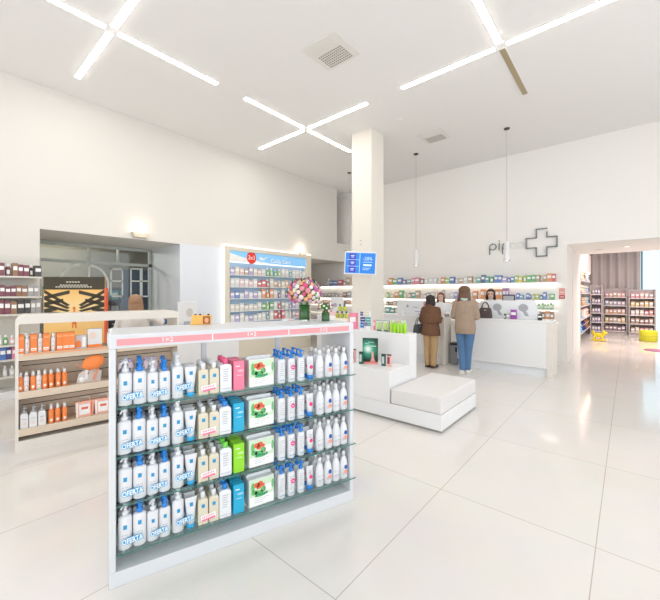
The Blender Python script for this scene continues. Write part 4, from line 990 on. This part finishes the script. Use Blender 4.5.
for (x0, x1, y, hg, nm, sd) in units:
    x0, x1 = {'left': (on_y(590, y), on_y(602.5, y)), 'middle': (on_y(603, y), on_y(627.5, y)), 'right': (on_y(628.5, y), on_y(656, y))}[sd]
    zs = toy_unit(x0, x1, y, hg, nm)
    n = max(3, int((x1-x0)/.14))
    for i, z in enumerate(zs):
        pl = pal[i] if sd != 'left' else ['grey', 'blue', 'lilac', 'tan']
        if sd == 'right': pl = [['cream', 'pink', 'grey'], ['brown', 'maroon', 'tan'], ['white', 'white', 'pink', 'red'], ['yellow', 'tan', 'yellow', 'cream'], ['pink', 'pale pink', 'grey']][i]
        w = (x1-x0-.12)/n
        for k in range(n):
            c = pl[int(k*len(pl)/n)]; small_box((x0+.06+w*(k+.5), y+.12, z+.001), 0, w*.82, .18, random.uniform(.15, .2), tuple(.45*v+.26*q for v, q in zip(CN[c], (1, .85, .82))), '%s package, %s toy room unit, %s shelf up, %s from left' % (c, sd, ORD[i+1], ORD[k+1]), 'packages on the toy room units')
# toys along left wall
t = thing('toy_wall_shelf', (-1.47, 12.4, 0), PI/2, label='warm lit shelf along the toy room wall inside the passage', cat='shelf unit')
for z in (.35, .75, 1.15, 1.55, 1.95): obj('shelf', MB().box(0, 3.6, -.42, -.01, z-.03, z), mat('unit_white', (0, 0, 0)), t)
obj('header_panel', MB().box(0, 3.6, -.43, -.40, 2.28, 2.9), mat('header_pink', (.80, .66, .62), .6), t)
obj('light_strip', MB().box(0, 3.6, -.40, -.36, 2.245, 2.275), emis('warm_led', (1, .72, .45), 6), t)
obj('side_panel', MB().box(-.03, 0, -.43, 0, 0, 2.3), mat('unit_white', (0, 0, 0)), t)
def plush(loc, c, sz, lb):
    t = thing('plush_toy', loc, PI/2, label=lb, cat='plush toy', group='plush toys on the toy room wall shelf')
    m_ = mat('plush_'+c, CN[c], .9)
    b = MB().ball((0, 0, sz*.45), (sz*.4, sz*.34, sz*.45)).ball((0, -sz*.05, sz*1.05), (sz*.32, sz*.3, sz*.3)).ball((-sz*.25, 0, sz*1.3), sz*.12).ball((sz*.25, 0, sz*1.3), sz*.12).ball((-sz*.4, -sz*.1, sz*.55), (sz*.16, sz*.12, sz*.26)).ball((sz*.4, -sz*.1, sz*.55), (sz*.16, sz*.12, sz*.26)).ball((-sz*.22, -sz*.3, sz*.14), (sz*.15, sz*.25, sz*.14)).ball((sz*.22, -sz*.3, sz*.14), (sz*.15, sz*.25, sz*.14))
    obj('body', b, m_, t); obj('muzzle', MB().ball((0, -sz*.32, sz*1.0), (sz*.13, sz*.1, sz*.1)), mat('plush_cream', CN['cream'], .9), t)
for i, z in enumerate((.35, .75, 1.15, 1.55, 1.95)):
    for k in range(6):
        c = random.choice(['pale pink', 'peach', 'brown', 'white', 'grey', 'sky blue', 'tan'] if i else ['navy', 'grey', 'sky blue', 'brown'])
        plush((-1.14, 12.65+k*.56, z+.001), c, .19, '%s plush toy, passage wall shelf, %s level up, %s from the passage' % (c, ORD[i+1], ORD[k+1]))
# curtains and sheer
def drape(x0, x1, y, z0, z1, amp, pitch, name, m_, label, thin=False):
    mb = MB(); n = int((x1-x0)/pitch*10)
    ptsx = []
    for k in range(n+1):
        x = x0+(x1-x0)*k/n; ptsx.append((x, amp*math.sin(2*PI*(x-x0)/pitch)+amp*.4*math.sin(2*PI*(x-x0)/pitch/2.7)))
    for off in ((0,) if thin else (0, .006)):
        for (x, dy) in ptsx: mb.v += [(x-x0, dy+off, z0), (x-x0, dy+off, z1)]
    h_ = 2*(n+1)
    for k in range(n):
        a = 2*k; mb.face([a, a+2, a+3, a+1], 0, True)
        if thin: continue
        mb.face([h_+a, h_+a+1, h_+a+3, h_+a+2], 0, True)
        mb.face([a, h_+a, h_+a+2, a+2]); mb.face([a+1, a+3, h_+a+3, h_+a+1])
    if not thin: mb.face([0, 1, h_+1, h_]); mb.face([2*n, h_+2*n, h_+2*n+1, 2*n+1])
    return obj(name, mb, m_, loc=(x0, y, 0), label=label, cat='curtain')
xs = on_y(640, 17.65)
drape(-1.55, xs, 17.7, .02, 3.6, .05, .27, 'curtain', mat('curtain_grey', (.50, .47, .47), .85), 'heavy grey pleated curtain at the far end of the toy room')
def sheer():
    m = bpy.data.materials.new('sheer_fabric'); m.use_nodes = True; nt = m.node_tree; nt.nodes.clear()
    o = nt.nodes.new('ShaderNodeOutputMaterial'); t_ = nt.nodes.new('ShaderNodeBsdfTranslucent'); d = nt.nodes.new('ShaderNodeBsdfTransparent'); x = nt.nodes.new('ShaderNodeMixShader')
    t_.inputs[0].default_value = (.40, .62, .80, 1); d.inputs[0].default_value = (.55, .72, .80, 1); x.inputs[0].default_value = .85
    nt.links.new(t_.outputs[0], x.inputs[1]); nt.links.new(d.outputs[0], x.inputs[2]); nt.links.new(x.outputs[0], o.inputs[0]); return m
drape(xs+.02, 4.3, 17.75, .02, 3.6, .02, .25, 'sheer_curtain', sheer(), 'bright pale blue sheer curtain over the window at far right', True)
t = thing('window_3', (0, 18.0, 0), kind='structure')
fm = MB()
for x in (.40, 1.35, 2.35, 3.35, 4.36): fm.box(x-.03, x+.03, -.04, .04, 0, 3.3)
obj('window_frame', fm, ALU, t)
# rocking toy
def rocker(loc):
    t = thing('rocking_animal', loc, math.radians(170), label='yellow plastic rocking animal on the toy room floor', cat='rocking toy')
    Y = mat('toy_yellow', (.90, .68, .02), .35)
    b = MB().ball((0, 0, .27), (.20, .09, .10), 16, 10).ball((-.19, 0, .36), (.08, .07, .11), 14, 8).ball((-.26, 0, .39), (.07, .055, .055), 12, 8).ball((.2, 0, .36), (.05, .03, .12), 12, 8).caps((-.12, .07, .22), .035, (-.15, .1, .08), .028).caps((-.12, -.07, .22), .035, (-.15, -.1, .08), .028).caps((.12, .07, .22), .035, (.15, .1, .08), .028).caps((.12, -.07, .22), .035, (.15, -.1, .08), .028)
    fuse(b, 'body', Y, t, .012, 3)
    for sy in (-.1, .1):
        pts = [(-.28+.56*k/10, sy, .035+.5*(-.28+.56*k/10)**2*1.4) for k in range(11)]
        obj('rocker', MB().tube(pts, .024, 8), Y, t)
    obj('foot_board', MB().box(-.18, .18, -.1, .1, .05, .08), Y, t, bevel=.01); obj('handle', MB().tube([(-.15, -.12, .38), (-.15, .12, .38)], .014, 8), mat('toy_amber', (.80, .40, .02), .4), t)
    obj('ear', MB().ball((-.17, .05, .47), (.02, .015, .04)), Y, t); obj('ear', MB().ball((-.17, -.05, .47), (.02, .015, .04)), Y, t); t.scale = (.72, .72, .72)
rocker((-.72, 14.15, 0))
t = thing('pouf_stool', (on_y(648.5, 15.15), 15.15, 0), label='round yellow green pouf stool on the toy room floor', cat='stool')
obj('cushion', MB().lathe([(.20, 0), (.225, .03), (.225, .32), (.21, .35), (.001, .36)], 28), mat('pouf_yellow', (.62, .62, .03), .6), t)
obj('seam_band', MB().lathe([(.2265, .17), (.228, .18), (.2265, .19)], 28), mat('pouf_seam', (.50, .48, .03), .6), t)
obj('floor_mat', MB().lathe([(.30, .001), (.30, .008), (.001, .009)], 28), mat('mat_purple', (.42, .16, .30), .7), loc=(.62, 12.85, 0), label='flat purple pink round mat at the right edge of the passage floor', cat='floor mat')
for (x, y, nm) in ((-.02, 10.6, 'nearer'), (-.55, 10.9, 'left')):
    t = thing('recessed_downlight', (x, y, 2.63), label='%s round recessed downlight in the passage ceiling' % nm, cat='ceiling light', group='passage downlights')
    obj('rim', MB().lathe([(.075, 0), (.075, -.012), (.055, -.012), (.055, -.002)], 20), W_PLAIN, t); obj('lens', MB().lathe([(.052, -.002), (.052, -.006)], 20), DLIGHT if nm == 'nearer' else mat('unlit_lens', (.6, .57, .52), .4), t)

# ------------------------------------------------------------------ people
def hand(mb, w, d, side, curl=.5, s=1.0):
    """palm + five fingers from wrist w pointing along d"""
    d = Vector(d).normalized(); up = Vector((0, 0, 1)); lat = d.cross(up).normalized()*side; dn = -lat.cross(d)*side
    dn = Vector((0, 0, -1)) if abs(d.z) < .8 else Vector((0, -1, 0))
    w = Vector(w)
    for k in range(4):
        o = (-.027+k*.018)*s; base = w+d*.03*s+lat*o
        mb.caps(tuple(w+lat*o*.6), .016*s, tuple(base+d*.05*s), .012*s, 8)
        L = (.072, .080, .074, .058)[k]*s
        p1 = base+d*.05*s; p2 = p1+(d*(1-curl*.3)+dn*curl*.5).normalized()*L*.5; p3 = p2+(d*(1-curl*.8)+dn*curl*1.1).normalized()*L*.45
        mb.caps(tuple(p1), .0095*s, tuple(p2), .0085*s, 8); mb.caps(tuple(p2), .0085*s, tuple(p3), .0072*s, 8)
    tb = w+d*.02*s-lat*.03*s; t1 = tb+(d*.6-lat*.7+dn*.3).normalized()*.04*s; t2 = t1+(d*.9-lat*.1+dn*.3).normalized()*.032*s
    mb.caps(tuple(tb), .014*s, tuple(t1), .0105*s, 8); mb.caps(tuple(t1), .0105*s, tuple(t2), .0085*s, 8)
def person(loc, rz, H, label, P, skin=SKIN2):
    """faces local -Y"""
    t = thing('person', loc, rz, label=label, cat='person'); s = H/1.65
    S = lambda p: (p[0]*s, p[1]*s, p[2]*s)
    hx = P.get('lean', 0); hz = P.get('headturn', 0)
    b = MB(); c = lambda p0, r0, p1, r1: b.caps(S(p0), r0*s, S(p1), r1*s)
    hc = (hx*.5, -.015+P.get('nod', 0), 1.535)
    b.ball(S((hc[0], hc[1]+.012, hc[2]+.025)), (.076*s, .092*s, .09*s), 18, 12)
    b.ball(S((hc[0], hc[1]-.012, hc[2]-.045)), (.058*s, .07*s, .068*s), 16, 10)
    b.ball(S((hc[0], hc[1]-.045, hc[2]-.085)), (.03*s, .03*s, .025*s), 10, 8)
    b.caps(S((hc[0], hc[1]-.083, hc[2]+.01)), .009*s, S((hc[0], hc[1]-.097, hc[2]-.024)), .014*s, 8)
    for e in (-1, 1): b.ball(S((hc[0]+e*.076, hc[1]+.01, hc[2]-.005)), (.01*s, .02*s, .03*s), 8, 6)
    c((hc[0], .012, 1.36), .052, (hc[0], 0, 1.47), .048)
    b.loft([(r[0]*s, r[1]*s, r[2]*s, r[3]*s, r[4]*s) for r in ((.82, 0, 0, .14, .10), (.92, 0, 0, .155, .11), (1.05, 0, 0, .125, .09), (1.2, 0, -.005, .145, .105), (1.32, 0, 0, .15, .09), (1.38, 0, 0, .07, .06))], 20)
    J = P['arms']
    for i, (sh, el, wr, hd) in enumerate(J):
        c(sh, .052, el, .042); c(el, .040, wr, .026)
        hand(b, S(wr), hd, 1 if i == 0 else -1, P.get('curl', .5), s)
    for i, (hp, kn, an) in enumerate(P['legs']):
        c(hp, .085, kn, .058); c(kn, .055, an, .036)
        c(an, .036, (an[0], an[1]+.01, .04), .034); c((an[0], an[1], .04), .034, (an[0]+(.02 if an[0] > 0 else -.02), an[1]-.15, .028), .026)
    fuse(b, 'body', skin, t, .0065, 2, .4)
    # clothes
    C = MB(); k = P['coat']
    C.loft([(z*s, cx*s, cy*s, rx*s, ry*s) for (z, cx, cy, rx, ry) in k['rings']], 24)
    for i, (sh, el, wr, hd) in enumerate(J):
        e = k.get('sleeve', 1.0); wv = Vector(el).lerp(Vector(wr), e) if e <= 1 else Vector(wr)
        C.caps(S(sh), .068*s, S(el), .060*s)
        if e > 0: C.caps(S(el), .058*s, S(tuple(wv)), .044*s)
        C.caps(S((sh[0]*.55, sh[1], sh[2]+.01)), .065*s, S(sh), .066*s)
    if k.get('hood'):
        C.ball(S((0, .085, 1.37)), (.115*s, .06*s, .085*s), 16, 10); C.ball(S((0, .11, 1.31)), (.075*s, .045*s, .09*s), 14, 8); C.ball(S((0, .03, 1.41)), (.095*s, .075*s, .035*s), 14, 8)
    else: C.loft([(1.36*s, 0, .01*s, .085*s, .075*s), (1.42*s, hx*.5*s, .012*s, .068*s, .064*s)], 16)
    fuse(C, k['name'], k['mat'], t, .011, 3, .5)
    if k.get('belt'): 
        r = k['belt']; obj('waist_cord', MB().lathe([(1.0, 0), (1.012, .008), (1.0, .018)], 24, sx=r[1]*s, sy=r[2]*s).xf(Matrix.Translation((0, r[3]*s, r[0]*s))), k['beltmat'], t)
    if 'undersleeve' in P:
        U = MB()
        for (sh, el, wr, hd) in J: U.caps(S(tuple(Vector(sh).lerp(Vector(el), .6))), .055*s, S(el), .055*s); U.caps(S(el), .052*s, S(wr), .038*s)
        fuse(U, 'sleeves', P['undersleeve'], t, .01, 2)
    T_ = MB()
    for (hp, kn, an) in P['legs']:
        f = P.get('flare', 0)
        T_.caps(S((hp[0], hp[1], hp[2])), .105*s, S(kn), (.072+f)*s); T_.caps(S(kn), (.070+f)*s, S((an[0], an[1]+.005, .09)), (.054+f)*s)
    T_.ball(S((0, .015, .90)), (.165*s, .125*s, .11*s), 18, 10)
    fuse(T_, 'trousers', P['trousers'], t, .010, 3)
    for (hp, kn, an) in P['legs']:
        x = an[0]; d = .02 if x > 0 else -.02
        sh = MB().caps(S((x, an[1]+.025, .045)), .043*s, S((x+d, an[1]-.13, .034)), .032*s).ball(S((x, an[1], .07)), (.045*s, .055*s, .045*s)).box((x-.04)*s, (x+.04)*s, (an[1]-.15)*s, (an[1]+.06)*s, .002, .02)
        fuse(sh, 'shoe', P['shoes'], t, .007, 2)
    # hair
    Hh = MB(); q = P['hair']
    Hh.ball(S((hc[0], hc[1]+.035, hc[2]+.035)), (.09*s*q.get('w', 1), .092*s, .096*s), 18, 12)
    L = q['len']; 
    if L > 0:
        Hh.loft([((hc[2]-L)*s, hc[0]*s, (hc[1]+.07)*s, .062*s*q.get('bw', 1), .03*s), ((hc[2]-L*.6)*s, hc[0]*s, (hc[1]+.062)*s, .098*s*q.get('bw', 1), .05*s), ((hc[2]+.0)*s, hc[0]*s, (hc[1]+.045)*s, .094*s, .068*s), ((hc[2]+.06)*s, hc[0]*s, (hc[1]+.04)*s, .08*s, .06*s)], 18)
        for e in (-1, 1):
            Hh.caps(S((hc[0]+e*.066, hc[1]-.015, hc[2]+.05)), .026*s, S((hc[0]+e*.088, hc[1]+.0, hc[2]-L*.55)), .026*s)
            Hh.caps(S((hc[0]+e*.088, hc[1]+.0, hc[2]-L*.55)), .026*s, S((hc[0]+e*.075, hc[1]+.03, hc[2]-L*.95)), .018*s)
    Hh.caps(S((hc[0]-.03, hc[1]-.06, hc[2]+.085)), .024*s, S((hc[0]+.045, hc[1]-.04, hc[2]+.075)), .024*s)
    fuse(Hh, 'hair', q['mat'], t, .008, 2)
    for e in (-1, 1): obj('eye', MB().ball(S((hc[0]+e*.03, hc[1]-.076, hc[2]+.005)), (.011*s, .006*s, .006*s), 8, 6), mat('eye_dark', (.05, .03, .02), .3), t); obj('eyebrow', MB().tube([S((hc[0]+e*.018, hc[1]-.079, hc[2]+.024)), S((hc[0]+e*.043, hc[1]-.07, hc[2]+.024))], .003*s, 6), mat('brow', (.08, .05, .03), .6), t)
    obj('mouth', MB().ball(S((hc[0], hc[1]-.078, hc[2]-.052)), (.02*s, .007*s, .006*s), 10, 6), mat('lips', (.55, .16, .15), .4), t)
    if P.get('glasses'):
        gm = MB()
        for e in (-1, 1):
            pts = [S((hc[0]+e*.032+.022*math.cos(a*PI/6), hc[1]-.088, hc[2]+.004+.017*math.sin(a*PI/6))) for a in range(13)]; gm.tube(pts, .0022*s, 5, cap=False)
            gm.tube([S((hc[0]+e*.054, hc[1]-.086, hc[2]+.006)), S((hc[0]+e*.08, hc[1]+.01, hc[2]+.006))], .002*s, 5)
        obj('glasses', gm, mat('red_frames', (.40, .06, .05), .3), t)
    return t
def noisef(nm, c): return mat(nm, c, .85, noise=.18, nscale=25, bump=.1)
stand = [((.09, 0, .86), (.085, -.01, .47), (.075, .01, .08)), ((-.09, 0, .86), (-.085, -.01, .47), (-.075, .01, .08))]
rev = PI   # facing the back wall
# customer in brown
person((-3.12, 6.88, 0), rev-.12, 1.50, 'person in a brown hooded jacket and khaki trousers, seen from behind at the left counter',
  dict(arms=[((.175, 0, 1.33), (.235, .03, 1.08), (.17, -.19, 1.10), (-.3, -1, .05)), ((-.175, 0, 1.33), (-.235, .03, 1.08), (-.14, -.20, 1.13), (.3, -1, .1))], legs=stand, flare=.012,
       coat=dict(name='jacket', mat=noisef('brown_cloth', (.16, .075, .04)), hood=True, belt=(1.02, .203, .152, .01), beltmat=mat('brown_cord', (.10, .04, .025), .7),
                 rings=[(.745, 0, .01, .235, .175), (.85, 0, .01, .225, .17), (.98, 0, .01, .20, .15), (1.06, 0, .01, .20, .148), (1.2, 0, .005, .205, .145), (1.31, 0, .005, .19, .125), (1.38, 0, .01, .12, .09)]),
       trousers=noisef('khaki_cloth', (.50, .33, .17)), shoes=mat('dark_shoe', (.07, .04, .03), .5), hair=dict(len=.15, mat=mat('black_hair', (.022, .017, .015), .55), w=1.22, bw=1.2), lean=0), SKIN2)
# customer in taupe
pt2 = person((-2.38, 6.79, 0), rev+.05, 1.68, 'person in a taupe jacket and blue jeans with brown shoulder-length hair, seen from behind',
  dict(arms=[((.165, 0, 1.33), (.215, .02, 1.08), (.15, -.21, 1.09), (-.3, -1, 0)), ((-.165, 0, 1.33), (-.215, .02, 1.08), (-.14, -.21, 1.09), (.3, -1, 0))],
       legs=[((.09, 0, .86), (.07, -.01, .47), (.045, .03, .08)), ((-.09, 0, .86), (-.055, -.02, .47), (-.03, -.05, .08))],
       coat=dict(name='jacket', mat=noisef('taupe_cloth', (.36, .27, .20)), rings=[(.76, 0, .01, .185, .15), (.86, 0, .01, .195, .155), (1.0, 0, .01, .18, .14), (1.18, 0, .005, .185, .135), (1.31, 0, .005, .175, .12), (1.39, 0, .01, .12, .09)]),
       trousers=noisef('denim', (.09, .19, .36)), shoes=mat('white_shoe', (.75, .73, .70), .5), hair=dict(len=.25, mat=mat('brown_hair', (.15, .075, .04), .5), w=1.2, bw=1.3), lean=.02), SKIN2)
# cashiers
CW = mat('coat_white', (.82, .82, .84), .8)
x = on_y(441.3, 8.12)
person((x, 8.12, 0), .25, 1.56, 'person with long auburn hair and white coat serving behind the left counter',
  dict(arms=[((.175, 0, 1.33), (.22, -.02, 1.08), (.12, -.24, 1.12), (-.2, -1, 0)), ((-.175, 0, 1.33), (-.23, -.02, 1.08), (-.13, -.24, 1.12), (.2, -1, 0))], legs=stand,
       coat=dict(name='white_coat', mat=CW, sleeve=.9, rings=[(.60, 0, 0, .21, .15), (.9, 0, 0, .20, .145), (1.05, 0, 0, .165, .125), (1.2, 0, -.005, .185, .14), (1.31, 0, 0, .18, .115), (1.38, 0, .01, .11, .085)]),
       trousers=noisef('dark_cloth', (.04, .04, .06)), shoes=W_PLAIN, hair=dict(len=.24, mat=mat('auburn_hair', (.20, .08, .035), .5), w=1.02), lean=-.02), SKIN2)
x = on_y(490.8, 8.4)
person((x, 8.4, 0), .15, 1.635, 'person with dark bob hair and glasses behind the right counter screen',
  dict(arms=[((.175, 0, 1.33), (.21, 0, 1.08), (.15, -.2, 1.02), (-.1, -1, 0)), ((-.175, 0, 1.33), (-.21, 0, 1.08), (-.15, -.2, 1.02), (.1, -1, 0))], legs=stand, glasses=True,
       coat=dict(name='white_coat', mat=CW, rings=[(.60, 0, 0, .21, .15), (.9, 0, 0, .20, .145), (1.05, 0, 0, .165, .125), (1.2, 0, -.005, .185, .14), (1.31, 0, 0, .18, .115), (1.38, 0, .01, .11, .085)]),
       trousers=noisef('dark_cloth', (0, 0, 0)), shoes=W_PLAIN, hair=dict(len=.16, mat=mat('dark_brown_hair', (.035, .02, .015), .5), w=1.1), lean=0), SKIN2)
# pharmacist at left
person((-5.20, 1.93, 0), math.radians(242), 1.52, 'person in white coat with navy sleeves and long light brown hair, facing the glazed opening',
  dict(arms=[((.175, 0, 1.33), (.25, -.05, 1.12), (.16, -.26, 1.10), (-.3, -1, 0)), ((-.185, -.01, 1.34), (-.34, -.05, 1.24), (-.42, -.24, 1.22), (-.1, -1, 0))], legs=stand, undersleeve=mat('navy_cloth', (.03, .08, .24), .8),
       coat=dict(name='white_coat', mat=mat('coat_warm_white', (.82, .78, .74), .8), sleeve=0, rings=[(.60, 0, 0, .21, .15), (.9, 0, 0, .20, .145), (1.05, 0, 0, .165, .125), (1.2, 0, -.005, .185, .14), (1.31, 0, 0, .18, .115), (1.38, 0, .01, .11, .085)]),
       trousers=noisef('dark_cloth', (0, 0, 0)), shoes=W_PLAIN, hair=dict(len=.30, mat=mat('light_brown_hair', (.34, .19, .10), .5, noise=.35, nscale=60), w=1.08, bw=1.05), lean=0, nod=-.03), SKIN2)
# bags
def handbag(loc, rz, w, d, h, m_, hh, label, nm='handbag'):
    t = thing(nm, loc, rz, label=label, cat='handbag')
    obj('bag_body', MB().rrect([(w*.5, d*.5, 0), (w*.52, d*.52, h*.15), (w*.46, d*.4, h*.8), (w*.40, d*.25, h)], cr=.5), m_, t, bevel=.004)
    for y in (-.25, .25):
        pts = [(-w*.28+0*k, 0, 0) for k in range(0)]
        for k in range(11): a = PI*k/10; pts.append((-math.cos(a)*w*.27, y*d, h*.82+math.sin(a)*hh))
        obj('handle', MB().tube(pts, .010, 8), m_, t)
    obj('clasp', MB().box(-.02, .02, -d*.45, -d*.40, h*.72, h*.8), mat('clasp_metal', (.4, .38, .35), .3, metal=.8), t)
handbag((on_y(485.3, 7.47), 7.47, 1.041), .2, .25, .12, .21, mat('dark_brown_leather', (.07, .045, .045), .4), .15, 'dark brown leather handbag with tall handles on the right counter')
handbag((on_y(418.7, 6.83), 6.83, .70), 1.0, .22, .12, .19, mat('grey_black_leather', (.05, .05, .06), .45), .17, 'dark grey handbag hanging from the arm of the person in the brown jacket')
sf = MB()
pts = [(.0+.075*math.cos(a*PI/8), .02+.07*math.sin(a*PI/8), 1.435+.01*math.sin(a)) for a in range(17)]; sf.tube(pts, .026, 8, cap=False)
obj('scarf', sf, mat('teal_scarf', (.42, .60, .56), .8), pt2, label='pale teal scarf')

# ------------------------------------------------------------------ light, sky, camera
w = bpy.data.worlds.new('world'); sc.world = w; w.use_nodes = True
w.node_tree.nodes['Background'].inputs[0].default_value = (.95, .98, 1, 1); w.node_tree.nodes['Background'].inputs[1].default_value = 1.15
def area(name, loc, rot, sx, sy, power, col):
    l = bpy.data.lights.new(name, 'AREA'); l.shape = 'RECTANGLE'; l.size = sx; l.size_y = sy; l.energy = power; l.color = col
    o = bpy.data.objects.new(name, l); COL.objects.link(o); o.location = loc; o.rotation_euler = rot; return o
def point(name, loc, power, col, r=.05):
    l = bpy.data.lights.new(name, 'POINT'); l.energy = power; l.color = col; l.shadow_soft_size = r
    o = bpy.data.objects.new(name, l); COL.objects.link(o); o.location = loc; return o
area('toy_room_lamp', (1.2, 13.35, 3.66), (0, 0, 0), 4.5, 2.2, 125, (1, .84, .78))
point('uplight_lamp', (LX+.14, 2.72, 2.78), .8, (1, .82, .6), .05)
point('uplight_lamp', (LX+.14, 7.06, 2.78), 1.6, (1, .82, .6), .05)
point('backroom_fill', (-10.2, 2.2, 2.7), 60, (1, .93, .80), .1)  # added fill without a fitting, lifts the dark room behind the glass
cam = bpy.data.cameras.new('camera'); co = bpy.data.objects.new('camera', cam); COL.objects.link(co); sc.camera = co
co.location = (0, 0, H_EYE); co.rotation_euler = (PI/2, 0, YAW)
cam.sensor_fit = 'HORIZONTAL'; cam.sensor_width = 36; cam.lens = 36*349/660; cam.shift_y = -7/660
cam.clip_start = .05; cam.clip_end = 100
sc.view_settings.view_transform = 'Standard'; sc.view_settings.look = 'None'; sc.view_settings.gamma = 1; sc.view_settings.exposure = .80
